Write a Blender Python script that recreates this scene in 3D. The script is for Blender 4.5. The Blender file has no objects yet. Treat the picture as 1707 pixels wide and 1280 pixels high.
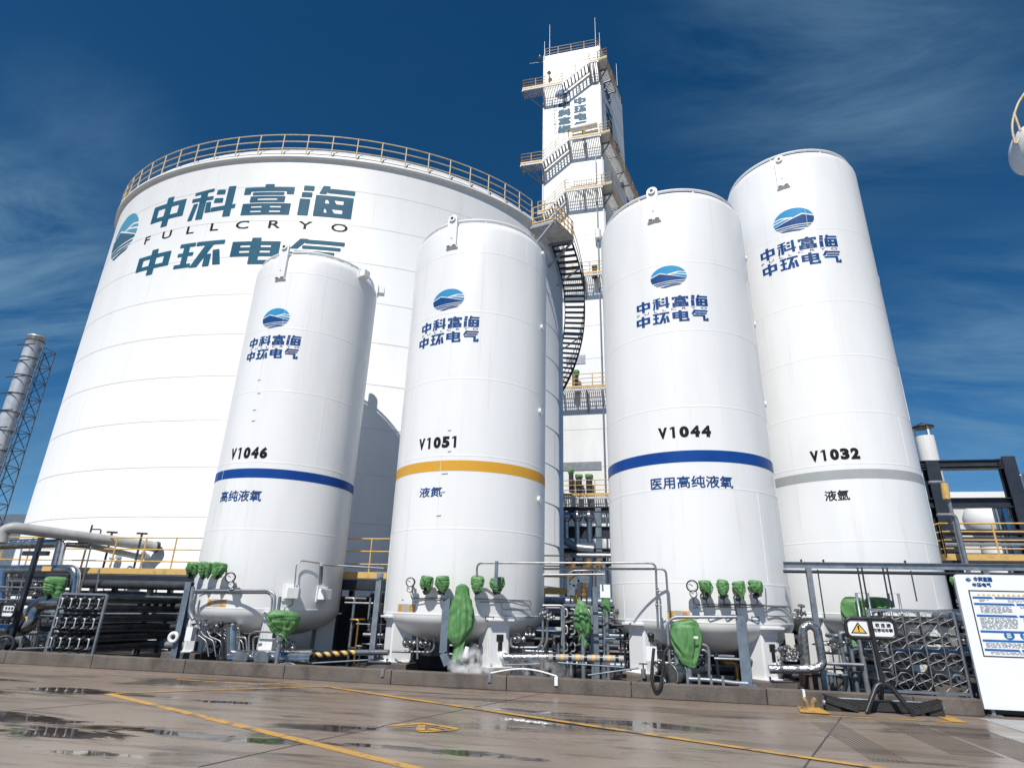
import bpy, bmesh, math, random
from mathutils import Vector, Matrix
random.seed(7)
R = math.radians
SC = bpy.context.scene
COL = SC.collection

# ------------------------------------------------------------------ camera
FPX, PITCH, ROLL, YAW, CAMH = 990.0, R(20.8), R(1.6), R(11.76), 1.6
cy, sy = math.cos(YAW), math.sin(YAW)
def _yaw(v):
    return Vector((cy*v[0]-sy*v[1], sy*v[0]+cy*v[1], v[2]))
_F = _yaw((0, math.cos(PITCH), math.sin(PITCH)))
_R0 = _yaw((1, 0, 0))
_U0 = _yaw((0, -math.sin(PITCH), math.cos(PITCH)))
_R = math.cos(ROLL)*_R0 + math.sin(ROLL)*_U0
_U = -math.sin(ROLL)*_R0 + math.cos(ROLL)*_U0
CAM = Vector((0, 0, CAMH))
cd = bpy.data.cameras.new('camera')
cd.sensor_fit = 'HORIZONTAL'; cd.sensor_width = 36; cd.lens = 36*FPX/1707.0
cd.clip_start = 0.1; cd.clip_end = 3000
co = bpy.data.objects.new('camera', cd); COL.objects.link(co)
m3 = Matrix((_R, _U, -_F)).transposed()
co.matrix_world = Matrix.Translation(CAM) @ m3.to_4x4()
SC.camera = co

# ------------------------------------------------------------------ sun and sky
SUN_EL, SUN_AZ = R(51), R(188)
wd = bpy.data.worlds.new('World'); SC.world = wd; wd.use_nodes = True
nt = wd.node_tree; nt.nodes.clear()
out = nt.nodes.new('ShaderNodeOutputWorld'); bg = nt.nodes.new('ShaderNodeBackground')
sky = nt.nodes.new('ShaderNodeTexSky'); sky.sky_type = 'NISHITA'; sky.sun_disc = False
sky.sun_elevation = SUN_EL; sky.sun_rotation = SUN_AZ
sky.altitude = 2500; sky.air_density = 1.0; sky.dust_density = 0.25; sky.ozone_density = 4.0
SKY_STRENGTH = 0.078
tc = nt.nodes.new('ShaderNodeTexCoord')
sep = nt.nodes.new('ShaderNodeSeparateXYZ'); nt.links.new(tc.outputs['Generated'], sep.inputs[0])
add = nt.nodes.new('ShaderNodeMath'); add.operation = 'ADD'; add.inputs[1].default_value = 0.22
nt.links.new(sep.outputs['Z'], add.inputs[0])
dv = nt.nodes.new('ShaderNodeVectorMath'); dv.operation = 'DIVIDE'
cmb = nt.nodes.new('ShaderNodeCombineXYZ')
for i in range(3): nt.links.new(add.outputs[0], cmb.inputs[i])
nt.links.new(tc.outputs['Generated'], dv.inputs[0]); nt.links.new(cmb.outputs[0], dv.inputs[1])
mp = nt.nodes.new('ShaderNodeMapping'); mp.inputs['Scale'].default_value = (0.9, 2.6, 1.0)
mp.inputs['Rotation'].default_value = (0, 0, R(-18)); mp.inputs['Location'].default_value = (3.1, 0.4, 0)
nt.links.new(dv.outputs[0], mp.inputs[0])
nz = nt.nodes.new('ShaderNodeTexNoise'); nz.inputs['Scale'].default_value = 1.7
nz.inputs['Detail'].default_value = 13; nz.inputs['Roughness'].default_value = 0.66
nz.inputs['Distortion'].default_value = 0.5
nt.links.new(mp.outputs[0], nz.inputs['Vector'])
rp = nt.nodes.new('ShaderNodeValToRGB')
rp.color_ramp.elements[0].position = 0.38; rp.color_ramp.elements[0].color = (0, 0, 0, 1)
rp.color_ramp.elements[1].position = 0.70; rp.color_ramp.elements[1].color = (0.95, 0.95, 0.95, 1)
nt.links.new(nz.outputs['Fac'], rp.inputs[0])
mx = nt.nodes.new('ShaderNodeMix'); mx.data_type = 'RGBA'
mx.inputs['B'].default_value = (2.4, 4.4, 6.2, 1)
hs = nt.nodes.new('ShaderNodeHueSaturation'); hs.inputs['Saturation'].default_value = 1.28; hs.inputs['Value'].default_value = 1.09; hs.inputs['Hue'].default_value = 0.495
nt.links.new(sky.outputs[0], hs.inputs['Color'])
def _dir(x, y): return (_F + ((x-853.5)/FPX)*_R + ((640.0-y)/FPX)*_U).normalized()
acc = None
for (px, py, inner, outer, wgt) in ((20, 470, 0.02, 0.24, 1.0), (1420, 60, 0.02, 0.34, 0.55), (1690, 640, 0.02, 0.28, 0.62), (150, 250, 0.02, 0.16, 0.22), (60, 800, 0.02, 0.26, 0.45), (1560, 720, 0.02, 0.22, 0.4)):
    d_ = nt.nodes.new('ShaderNodeVectorMath'); d_.operation = 'DISTANCE'; d_.inputs[1].default_value = _dir(px, py); nt.links.new(tc.outputs['Generated'], d_.inputs[0])
    r_ = nt.nodes.new('ShaderNodeMapRange'); r_.interpolation_type = 'SMOOTHSTEP'; r_.inputs['From Min'].default_value = outer; r_.inputs['From Max'].default_value = inner; r_.inputs['To Max'].default_value = wgt
    nt.links.new(d_.outputs['Value'], r_.inputs[0])
    if acc is None: acc = r_
    else:
        a_ = nt.nodes.new('ShaderNodeMath'); a_.operation = 'MAXIMUM'; nt.links.new(acc.outputs[0], a_.inputs[0]); nt.links.new(r_.outputs[0], a_.inputs[1]); acc = a_
b0 = nt.nodes.new('ShaderNodeMath'); b0.operation = 'ADD'; b0.inputs[1].default_value = 0.012; nt.links.new(acc.outputs[0], b0.inputs[0])
cm_ = nt.nodes.new('ShaderNodeMath'); cm_.operation = 'MULTIPLY'; nt.links.new(rp.outputs[0], cm_.inputs[0]); nt.links.new(b0.outputs[0], cm_.inputs[1])
nt.links.new(cm_.outputs[0], mx.inputs['Factor']); nt.links.new(hs.outputs[0], mx.inputs['A'])
nt.links.new(mx.outputs['Result'], bg.inputs['Color'])
bg.inputs['Strength'].default_value = SKY_STRENGTH
nt.links.new(bg.outputs[0], out.inputs[0])

sl = bpy.data.lights.new('sun', 'SUN'); sl.energy = 5.0; sl.angle = R(0.5); sl.color = (1.0, 0.955, 0.88)
so = bpy.data.objects.new('sun', sl); COL.objects.link(so)
sunvec = Vector((math.sin(SUN_AZ)*math.cos(SUN_EL), math.cos(SUN_AZ)*math.cos(SUN_EL), math.sin(SUN_EL)))
so.rotation_euler = (-sunvec).to_track_quat('-Z', 'Y').to_euler(); so.location = (-10, -20, 40)

SC.view_settings.view_transform = 'Standard'; SC.view_settings.look = 'None'
SC.view_settings.exposure = 0.0; SC.view_settings.gamma = 1.0
SC.view_settings.use_curve_mapping = False

# ------------------------------------------------------------------ measuring helpers
def ray(x, y):
    return _F + ((x-853.5)/FPX)*_R + ((640.0-y)/FPX)*_U
def at(x, y, Y):
    d = ray(x, y); return CAM + d*(Y/d.y)
def atz(x, y, z=0.0):
    d = ray(x, y); return CAM + d*((z-CAMH)/d.z)
OVC, OVA, OVB = Vector((-16.1, 28.53, 0)), 12.79, 9.47        # the huge tank is slightly oval in plan
OX = Vector((math.cos(YAW), math.sin(YAW), 0)); OY = Vector((-math.sin(YAW), math.cos(YAW), 0))
GC0, GR0 = (-16.67, 30.83), 13.05
def to_oval(p):
    w = Vector((p[0]-GC0[0], p[1]-GC0[1], 0)); q = OVC+OX*(w.dot(OX)*OVA/GR0)+OY*(w.dot(OY)*OVB/GR0); return Vector((q.x, q.y, p[2]))
def from_oval(p):
    w = Vector((p[0], p[1], 0))-OVC; q = Vector((GC0[0], GC0[1], 0))+OX*(w.dot(OX)*GR0/OVA)+OY*(w.dot(OY)*GR0/OVB); return Vector((q.x, q.y, p[2]))
def oncyl(x, y, c, r):
    d = ray(x, y)
    if c == GC0:
        o = from_oval(CAM); d = from_oval(CAM+d)-o; ox, oy = o.x-c[0], o.y-c[1]
        a = d.x*d.x+d.y*d.y; b = d.x*ox+d.y*oy; k = ox*ox+oy*oy-r*r; q = max(b*b-a*k, 0.0); return o+d*((-b-math.sqrt(q))/a)
    d = d; a = d.x*d.x+d.y*d.y; b = -(d.x*c[0]+d.y*c[1]); k = c[0]**2+c[1]**2-r*r
    q = max(b*b-a*k, 0.0); return CAM + d*((-b-math.sqrt(q))/a)
def pxm(p):
    return (Vector(p)-CAM).dot(_F)/FPX       # metres per photo pixel at this place

# ------------------------------------------------------------------ materials
MATS = {}
def mat(name, c, rough=0.5, metal=0.0, var=0.0, scale=4.0, bump=0.0, bscale=30.0, c2=None, stretch=(1, 1, 1), spec=0.5, thr=(0.35, 0.7), detail=6, rvar=0.0):
    m = bpy.data.materials.new(name); m.use_nodes = True; n = m.node_tree; b = n.nodes['Principled BSDF']
    b.inputs['Base Color'].default_value = (*c, 1); b.inputs['Roughness'].default_value = rough
    b.inputs['Metallic'].default_value = metal; b.inputs['Specular IOR Level'].default_value = spec
    t = n.nodes.new('ShaderNodeTexCoord'); mpn = n.nodes.new('ShaderNodeMapping')
    mpn.inputs['Scale'].default_value = stretch; n.links.new(t.outputs['Object'], mpn.inputs[0])
    if c2 is None: c2 = tuple(max(0, v*(1-var)) for v in c)
    z = n.nodes.new('ShaderNodeTexNoise'); z.inputs['Scale'].default_value = scale; z.inputs['Detail'].default_value = detail
    z.inputs['Roughness'].default_value = 0.6
    n.links.new(mpn.outputs[0], z.inputs['Vector'])
    r = n.nodes.new('ShaderNodeMapRange'); r.inputs['From Min'].default_value = thr[0]; r.inputs['From Max'].default_value = thr[1]
    n.links.new(z.outputs['Fac'], r.inputs[0])
    x = n.nodes.new('ShaderNodeMix'); x.data_type = 'RGBA'
    x.inputs['A'].default_value = (*c, 1); x.inputs['B'].default_value = (*c2, 1)
    n.links.new(r.outputs[0], x.inputs['Factor']); n.links.new(x.outputs['Result'], b.inputs['Base Color'])
    if rvar:
        q = n.nodes.new('ShaderNodeMapRange'); q.inputs['To Min'].default_value = rough; q.inputs['To Max'].default_value = rough+rvar
        n.links.new(z.outputs['Fac'], q.inputs[0]); n.links.new(q.outputs[0], b.inputs['Roughness'])
    if bump:
        z2 = n.nodes.new('ShaderNodeTexNoise'); z2.inputs['Scale'].default_value = bscale; z2.inputs['Detail'].default_value = 4
        n.links.new(mpn.outputs[0], z2.inputs['Vector'])
        bp = n.nodes.new('ShaderNodeBump'); bp.inputs['Strength'].default_value = bump; bp.inputs['Distance'].default_value = 0.02
        n.links.new(z2.outputs['Fac'], bp.inputs['Height']); n.links.new(bp.outputs[0], b.inputs['Normal'])
    MATS[name] = m
    return m
white = mat('white_paint', (0.80, 0.81, 0.82), 0.38, 0, c2=(0.73, 0.735, 0.735), scale=0.9, stretch=(1, 1, 0.22), bump=0.11, bscale=1.3, thr=(0.45, 0.8))
shellw = mat('weathered_white_paint', (0.70, 0.71, 0.715), 0.5, 0, c2=(0.64, 0.635, 0.62), scale=1.1, stretch=(1, 1, 0.10), bump=0.09, bscale=0.9, thr=(0.48, 0.85))
seamm = mat('weld_seam_paint', (0.58, 0.59, 0.60), 0.5, 0, var=0.15, scale=3)
cladw = mat('white_cladding', (0.80, 0.81, 0.82), 0.45, 0, c2=(0.66, 0.65, 0.63), scale=0.35, stretch=(1, 1, 0.3), thr=(0.5, 0.85))
brightst = mat('bright_flue_steel', (0.66, 0.67, 0.68), 0.38, 0.45, c2=(0.50, 0.51, 0.53), scale=2.5, bump=0.1)
galv = mat('galvanised_steel', (0.33, 0.36, 0.40), 0.42, 0.6, var=0.35, scale=6, bump=0.1)
bluest = mat('blue_grey_steel', (0.20, 0.25, 0.31), 0.45, 0.35, var=0.4, scale=5, bump=0.1)
silver = mat('aluminium_cladding', (0.46, 0.48, 0.50), 0.24, 0.95, var=0.4, scale=5, bump=0.12, bscale=9)
foil = mat('crumpled_foil', (0.50, 0.51, 0.52), 0.26, 0.95, var=0.5, scale=8, bump=1.6, bscale=13)
chrome = mat('stainless_steel', (0.36, 0.37, 0.38), 0.42, 0.75, var=0.4, scale=10)
grypipe = mat('grey_pipe_paint', (0.40, 0.40, 0.39), 0.5, 0, var=0.3, scale=2.5, bump=0.1)
darkst = mat('dark_steel', (0.028, 0.031, 0.038), 0.5, 0.3, c2=(0.06, 0.063, 0.07), scale=4)
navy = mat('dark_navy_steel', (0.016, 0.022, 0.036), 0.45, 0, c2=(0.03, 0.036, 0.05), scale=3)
tubedk = mat('dark_finned_tube', (0.17, 0.175, 0.185), 0.36, 0.6, c2=(0.08, 0.083, 0.09), scale=3)
blackm = mat('black_paint', (0.014, 0.014, 0.016), 0.35, 0, c2=(0.03, 0.03, 0.03), scale=6)
rubber = mat('black_rubber', (0.016, 0.016, 0.017), 0.75, 0, c2=(0.035, 0.034, 0.033), scale=9, bump=0.3)
yellow = mat('yellow_rail_paint', (0.62, 0.41, 0.14), 0.5, 0, c2=(0.36, 0.20, 0.06), scale=5, thr=(0.5, 0.8))
palerail = mat('pale_yellow_rail_paint', (0.58, 0.46, 0.28), 0.5, 0, c2=(0.35, 0.24, 0.12), scale=4, thr=(0.5, 0.8))
deckm = mat('platform_steel', (0.62, 0.63, 0.63), 0.55, 0.0, c2=(0.40, 0.40, 0.39), scale=2.5)
greent = mat('green_tarp', (0.072, 0.195, 0.062), 0.45, 0, c2=(0.135, 0.30, 0.118), scale=7, bump=0.45, bscale=16, stretch=(2.0, 2.0, 0.8), spec=0.35)
blueband = mat('blue_band_paint', (0.010, 0.055, 0.25), 0.4, 0, c2=(0.012, 0.07, 0.30), scale=1.5, spec=0.12)
orangeband = mat('orange_band_paint', (0.66, 0.33, 0.035), 0.4, 0, c2=(0.62, 0.36, 0.06), scale=1.5, spec=0.12)
greyband = mat('grey_band_paint', (0.38, 0.40, 0.41), 0.4, 0, c2=(0.33, 0.35, 0.36), scale=1.5, spec=0.12)
inkteal = mat('teal_blue_lettering', (0.022, 0.095, 0.165), 0.5, 0, c2=(0.035, 0.13, 0.20), scale=1.2, spec=0.12)
inkblue = mat('blue_lettering', (0.012, 0.06, 0.21), 0.45, 0, c2=(0.015, 0.075, 0.24), scale=4, spec=0.12)
inklight = mat('light_blue_lettering', (0.035, 0.26, 0.52), 0.45, 0, c2=(0.04, 0.30, 0.56), scale=4, spec=0.12)
inkblack = mat('black_lettering', (0.012, 0.013, 0.016), 0.45, 0, c2=(0.02, 0.02, 0.022), scale=4, spec=0.12)
labelor = mat('orange_label', (0.72, 0.45, 0.16), 0.5, 0, c2=(0.6, 0.34, 0.1), scale=14)
concrete = mat('kerb_concrete', (0.15, 0.128, 0.112), 0.85, 0, c2=(0.085, 0.072, 0.063), scale=2.2, bump=0.5, bscale=18, thr=(0.35, 0.75))
wetshadefloor = mat('wet_shaded_basin_floor', (0.030, 0.027, 0.026), 0.75, 0, c2=(0.08, 0.06, 0.048), scale=1.2, bump=0.2, bscale=8)  # wet concrete, darkened further to carry the shade under the tanks
copper = mat('brass_fittings', (0.55, 0.30, 0.10), 0.35, 0.8, var=0.3, scale=8)
boardw = mat('board_white', (0.80, 0.82, 0.84), 0.35, 0, c2=(0.76, 0.78, 0.80), scale=2)
boardb = mat('board_blue', (0.02, 0.13, 0.38), 0.45, 0, var=0.1)
boardg = mat('board_grey_print', (0.20, 0.22, 0.24), 0.6, 0, var=0.1)
signy = mat('warning_yellow', (0.80, 0.50, 0.09), 0.5, 0, var=0.1)
palewall = mat('pale_building_wall', (0.66, 0.66, 0.63), 0.7, 0, c2=(0.55, 0.54, 0.50), scale=0.6)
leafm = mat('dark_leaves', (0.05, 0.08, 0.035), 0.7, 0, c2=(0.09, 0.12, 0.05), scale=6)
barkm = mat('bark', (0.10, 0.075, 0.05), 0.9, 0, var=0.4, scale=8, bump=0.5)
bagm = mat('dark_plastic_sheet', (0.03, 0.033, 0.04), 0.4, 0, c2=(0.07, 0.075, 0.085), scale=5, bump=0.5, bscale=16)
dialm = mat('gauge_dial', (0.78, 0.79, 0.80), 0.3, 0, var=0.05)

def weather(m, col, amt, lo, hi, stretch=(2.6, 2.6, 0.10)):
    n = m.node_tree; b = n.nodes['Principled BSDF']; src = b.inputs['Base Color'].links[0].from_socket
    t = n.nodes.new('ShaderNodeTexCoord'); mp_ = n.nodes.new('ShaderNodeMapping'); mp_.inputs['Scale'].default_value = stretch
    n.links.new(t.outputs['Object'], mp_.inputs[0]); z = n.nodes.new('ShaderNodeTexNoise'); z.inputs['Scale'].default_value = 1.6; z.inputs['Detail'].default_value = 8; z.inputs['Roughness'].default_value = 0.65
    n.links.new(mp_.outputs[0], z.inputs['Vector'])
    r = n.nodes.new('ShaderNodeMapRange'); r.inputs['From Min'].default_value = lo; r.inputs['From Max'].default_value = hi; r.inputs['To Max'].default_value = amt
    n.links.new(z.outputs['Fac'], r.inputs[0]); x = n.nodes.new('ShaderNodeMix'); x.data_type = 'RGBA'
    n.links.new(r.outputs[0], x.inputs['Factor']); n.links.new(src, x.inputs['A']); x.inputs['B'].default_value = (*col, 1); n.links.new(x.outputs['Result'], b.inputs['Base Color'])
weather(white, (0.54, 0.50, 0.44), 0.36, 0.57, 0.75); weather(shellw, (0.55, 0.51, 0.46), 0.28, 0.57, 0.78, (1.1, 1.1, 0.06)); weather(cladw, (0.50, 0.44, 0.36), 0.35, 0.58, 0.78, (0.7, 0.7, 0.05))
weather(concrete, (0.035, 0.032, 0.03), 0.7, 0.52, 0.72, (1.2, 1.2, 0.5))
def marking_mat():
    m = mat('worn_yellow_paint', (0.52, 0.29, 0.055), 0.55, 0)
    n = m.node_tree; b = n.nodes['Principled BSDF']; x = [k for k in n.nodes if k.type == 'MIX'][0]
    x.inputs['B'].default_value = (0.16, 0.13, 0.105, 1)
    z = [k for k in n.nodes if k.type == 'TEX_NOISE'][0]; z.inputs['Scale'].default_value = 3.2; z.inputs['Detail'].default_value = 10
    r = [k for k in n.nodes if k.type == 'MAP_RANGE'][0]; r.inputs['From Min'].default_value = 0.50; r.inputs['From Max'].default_value = 0.63
    return m
yelmark = marking_mat()

def ground_mat():
    m = bpy.data.materials.new('wet_concrete_yard'); m.use_nodes = True; n = m.node_tree; b = n.nodes['Principled BSDF']
    t = n.nodes.new('ShaderNodeTexCoord')
    def noise(sc, st, det=8, rot=0.0, dist=0.0, rough=0.6):
        mpn = n.nodes.new('ShaderNodeMapping'); mpn.inputs['Scale'].default_value = st; mpn.inputs['Rotation'].default_value = (0, 0, rot)
        n.links.new(t.outputs['Object'], mpn.inputs[0])
        z = n.nodes.new('ShaderNodeTexNoise'); z.inputs['Scale'].default_value = sc; z.inputs['Detail'].default_value = det
        z.inputs['Distortion'].default_value = dist; z.inputs['Roughness'].default_value = rough
        n.links.new(mpn.outputs[0], z.inputs['Vector']); return z
    def ramp(src, a, bb):
        r = n.nodes.new('ShaderNodeMapRange'); r.inputs['From Min'].default_value = a; r.inputs['From Max'].default_value = bb
        n.links.new(src.outputs[0], r.inputs[0]); return r
    def mix(fac, a, bcol):
        x = n.nodes.new('ShaderNodeMix'); x.data_type = 'RGBA'
        n.links.new(fac.outputs[0], x.inputs['Factor'])
        if isinstance(a, tuple): x.inputs['A'].default_value = (*a, 1)
        else: n.links.new(a.outputs['Result'], x.inputs['A'])
        x.inputs['B'].default_value = (*bcol, 1); return x
    big = ramp(noise(0.35, (1, 1.6, 1), 6), 0.36, 0.66)
    fine = ramp(noise(5.0, (1, 1, 1), 10), 0.35, 0.72)
    streak = ramp(noise(1.15, (0.24, 1.9, 1), 9, R(-5), 1.2), 0.52, 0.70)
    wet = ramp(noise(0.62, (0.36, 1.25, 1), 9, R(-4), 0.6), 0.545, 0.64)
    c = mix(big, (0.275, 0.218, 0.178), (0.20, 0.150, 0.116))
    c = mix(fine, c, (0.30, 0.25, 0.21))
    fine2 = n.nodes.new('ShaderNodeMath'); fine2.operation = 'MULTIPLY'; fine2.inputs[1].default_value = 0.40
    # weaken the speckle
    for l in list(n.links):
        if l.to_node == c and l.to_socket.name == 'Factor': n.links.remove(l)
    n.links.new(fine.outputs[0], fine2.inputs[0]); n.links.new(fine2.outputs[0], c.inputs['Factor'])
    pw_ = noise(1.6, (0.8, 2.2, 1), 7, 0, 0.8)
    acc = wet
    for (px, py, rx, ry) in PUDDLES:
        p = atz(px, py)
        sb = n.nodes.new('ShaderNodeVectorMath'); sb.operation = 'SUBTRACT'; sb.inputs[1].default_value = (p.x, p.y, 0); n.links.new(t.outputs['Object'], sb.inputs[0])
        dd = n.nodes.new('ShaderNodeVectorMath'); dd.operation = 'DIVIDE'; dd.inputs[1].default_value = (rx, ry, 1); n.links.new(sb.outputs[0], dd.inputs[0])
        ln = n.nodes.new('ShaderNodeVectorMath'); ln.operation = 'LENGTH'; n.links.new(dd.outputs[0], ln.inputs[0])
        ad = n.nodes.new('ShaderNodeMath'); ad.operation = 'MULTIPLY_ADD'; ad.inputs[1].default_value = 2.6; n.links.new(pw_.outputs[0], ad.inputs[0]); n.links.new(ln.outputs['Value'], ad.inputs[2])
        r_ = n.nodes.new('ShaderNodeMapRange'); r_.inputs['From Min'].default_value = 2.12; r_.inputs['From Max'].default_value = 1.86; n.links.new(ad.outputs[0], r_.inputs[0])
        mxn = n.nodes.new('ShaderNodeMath'); mxn.operation = 'MAXIMUM'; n.links.new(acc.outputs[0], mxn.inputs[0]); n.links.new(r_.outputs[0], mxn.inputs[1]); acc = mxn
    wet = acc
    c2 = mix(streak, c, (0.075, 0.056, 0.045))
    c3 = mix(wet, c2, (0.060, 0.050, 0.044))
    n.links.new(c3.outputs['Result'], b.inputs['Base Color'])
    ro = n.nodes.new('ShaderNodeMapRange'); ro.inputs['To Min'].default_value = 0.30; ro.inputs['To Max'].default_value = 0.03
    n.links.new(wet.outputs[0], ro.inputs[0]); n.links.new(ro.outputs[0], b.inputs['Roughness'])
    bp = n.nodes.new('ShaderNodeBump'); bp.inputs['Distance'].default_value = 0.004
    inv = n.nodes.new('ShaderNodeMath'); inv.operation = 'SUBTRACT'; inv.inputs[0].default_value = 0.5
    n.links.new(wet.outputs[0], inv.inputs[1])
    n.links.new(inv.outputs[0], bp.inputs['Strength'])
    z = noise(26, (1, 1, 1), 5); n.links.new(z.outputs[0], bp.inputs['Height'])
    n.links.new(bp.outputs[0], b.inputs['Normal'])
    return m
PUDDLES = [(100, 1221, 1.3, 0.36), (30, 1196, 1.6, 0.40), (105, 1151, 1.2, 0.26), (380, 1170, 0.9, 0.16), (300, 1222, 1.3, 0.26), (440, 1234, 1.0, 0.25), (680, 1247, 1.5, 0.16), (800, 1258, 0.9, 0.14), (150, 1255, 0.9, 0.2), (880, 1185, 1.2, 0.2)]
groundm = ground_mat()

def water_mat():
    m = bpy.data.materials.new('puddle_water'); m.use_nodes = True; b = m.node_tree.nodes['Principled BSDF']
    b.inputs['Base Color'].default_value = (0.045, 0.038, 0.034, 1); b.inputs['Roughness'].default_value = 0.02
    b.inputs['IOR'].default_value = 1.6
    n = m.node_tree; z = n.nodes.new('ShaderNodeTexNoise'); z.inputs['Scale'].default_value = 5
    bp = n.nodes.new('ShaderNodeBump'); bp.inputs['Strength'].default_value = 0.04; bp.inputs['Distance'].default_value = 0.01
    n.links.new(z.outputs[0], bp.inputs['Height']); n.links.new(bp.outputs[0], b.inputs['Normal'])
    return m
waterm = water_mat()

def hazard_mat():
    m = bpy.data.materials.new('hazard_stripes'); m.use_nodes = True; n = m.node_tree; b = n.nodes['Principled BSDF']
    t = n.nodes.new('ShaderNodeTexCoord'); w = n.nodes.new('ShaderNodeTexWave'); w.wave_type = 'BANDS'; w.bands_direction = 'DIAGONAL'
    w.inputs['Scale'].default_value = 2.6
    n.links.new(t.outputs['Object'], w.inputs['Vector'])
    r = n.nodes.new('ShaderNodeValToRGB'); r.color_ramp.interpolation = 'CONSTANT'
    r.color_ramp.elements[0].color = (0.02, 0.02, 0.02, 1); r.color_ramp.elements[1].color = (0.62, 0.42, 0.12, 1); r.color_ramp.elements[1].position = 0.5
    n.links.new(w.outputs['Fac'], r.inputs[0]); n.links.new(r.outputs[0], b.inputs['Base Color']); b.inputs['Roughness'].default_value = 0.5
    return m
hazm = hazard_mat()

# ------------------------------------------------------------------ mesh collecting
class MB:
    def __init__(s): s.v = []; s.f = []; s.mi = []; s.sm = []; s.mats = []
    def m(s, mt):
        if mt not in s.mats: s.mats.append(mt)
        return s.mats.index(mt)
    def addf(s, vs, fs, mt, smooth=False):
        o = len(s.v); k = s.m(mt); s.v += [tuple(p) for p in vs]
        for f in fs: s.f.append([i+o for i in f]); s.mi.append(k); s.sm.append(smooth)
    def hexa(s, b, t, mt):                      # 4 bottom + 4 top corners
        s.addf(list(b)+list(t), [(3,2,1,0),(4,5,6,7),(0,1,5,4),(1,2,6,5),(2,3,7,6),(3,0,4,7)], mt)
    def box(s, c, size, mt, rz=0.0):
        hx, hy, hz = size[0]/2, size[1]/2, size[2]/2; ca, sa = math.cos(rz), math.sin(rz)
        q = [(c[0]+ca*x-sa*y, c[1]+sa*x+ca*y) for x, y in ((-hx,-hy),(hx,-hy),(hx,hy),(-hx,hy))]
        s.hexa([(x, y, c[2]-hz) for x, y in q], [(x, y, c[2]+hz) for x, y in q], mt)
    def beam(s, a, b, w, h, mt, up=(0, 0, 1)):   # rectangular bar from a to b
        a, b = Vector(a), Vector(b); d = (b-a).normalized(); u = Vector(up)
        if abs(d.dot(u)) > 0.95: u = Vector((0, 1, 0))
        x = d.cross(u).normalized(); y = x.cross(d).normalized()
        o = [x*(-w/2)+y*(-h/2), x*(w/2)+y*(-h/2), x*(w/2)+y*(h/2), x*(-w/2)+y*(h/2)]
        s.hexa([a+k for k in o], [b+k for k in o], mt)
    def hbeam(s, a, b, w, h, mt, t=0.012, up=(0, 0, 1)):   # an H section
        a, b = Vector(a), Vector(b); d = (b-a).normalized(); u = Vector(up)
        if abs(d.dot(u)) > 0.95: u = Vector((0, 1, 0))
        x = d.cross(u).normalized(); y = x.cross(d).normalized()
        for sgn in (-1, 1): s.beam(a+y*sgn*(h/2-t/2), b+y*sgn*(h/2-t/2), w, t, mt, up)
        s.beam(a, b, t, h-2*t-0.002, mt, up)
    def tube(s, pts, r, mt, seg=10, bend=0.0, cap=True, smooth=True):
        pts = [Vector(p) for p in pts]
        if bend > 0 and len(pts) > 2:
            q = [pts[0]]
            for i in range(1, len(pts)-1):
                p, a, b = pts[i], pts[i-1], pts[i+1]
                l = min(bend, (a-p).length*0.48, (b-p).length*0.48)
                s0 = p+(a-p).normalized()*l; s1 = p+(b-p).normalized()*l
                for k in range(6):
                    t = k/5; q.append((1-t)**2*s0 + 2*t*(1-t)*p + t*t*s1)
            q.append(pts[-1]); pts = q
        n = len(pts); vs = []; x = None
        for i, p in enumerate(pts):
            d = (pts[min(i+1, n-1)]-pts[max(i-1, 0)])
            if d.length < 1e-9: d = Vector((0, 0, 1))
            d.normalize()
            if x is None:
                x = d.cross(Vector((0, 0, 1)))
                if x.length < 0.05: x = d.cross(Vector((0, 1, 0)))
                x.normalize()
            else:
                x = (x - d*x.dot(d))
                if x.length < 1e-6: x = d.orthogonal()
                x.normalize()
            y = d.cross(x)
            rr = r[i] if isinstance(r, (list, tuple)) else r
            for k in range(seg):
                a = 2*math.pi*k/seg; vs.append(p + x*(rr*math.cos(a)) + y*(rr*math.sin(a)))
        fs = [(i*seg+k, i*seg+(k+1) % seg, (i+1)*seg+(k+1) % seg, (i+1)*seg+k) for i in range(n-1) for k in range(seg)]
        s.addf(vs, fs, mt, smooth)
        if cap:
            s.addf(vs[:seg], [tuple(range(seg-1, -1, -1))], mt); s.addf(vs[-seg:], [tuple(range(seg))], mt)
    def cyl(s, a, b, r, mt, seg=20): s.tube([a, b], r, mt, seg)
    def lathe(s, c, prof, mt, seg=64, smooth=True, th0=0.0, th1=2*math.pi):
        full = abs(th1-th0-2*math.pi) < 1e-6; n = seg if full else seg+1; vs = []
        for (rr, z) in prof:
            for k in range(n):
                a = th0+(th1-th0)*k/seg; vs.append((c[0]+rr*math.sin(a), c[1]-rr*math.cos(a), z))
        fs = []
        for i in range(len(prof)-1):
            for k in range(seg if full else n-1):
                k2 = (k+1) % n; fs.append((i*n+k, i*n+k2, (i+1)*n+k2, (i+1)*n+k))
        s.addf(vs, fs, mt, smooth)
    def torus(s, c, rr, z, t, mt, seg=72, th0=0.0, th1=2*math.pi, ts=6):
        pts = [(c[0]+rr*math.sin(th0+(th1-th0)*k/seg), c[1]-rr*math.cos(th0+(th1-th0)*k/seg), z) for k in range(seg+1)]
        s.tube(pts, t, mt, ts, cap=False)
    def ring(s, c, ax, r, t, mt, seg=20, ts=6):              # a ring about any axis
        ax = Vector(ax).normalized(); x = ax.orthogonal().normalized(); y = ax.cross(x)
        s.tube([Vector(c)+x*(r*math.cos(2*math.pi*k/seg))+y*(r*math.sin(2*math.pi*k/seg)) for k in range(seg+1)], t, mt, ts, cap=False)
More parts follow.
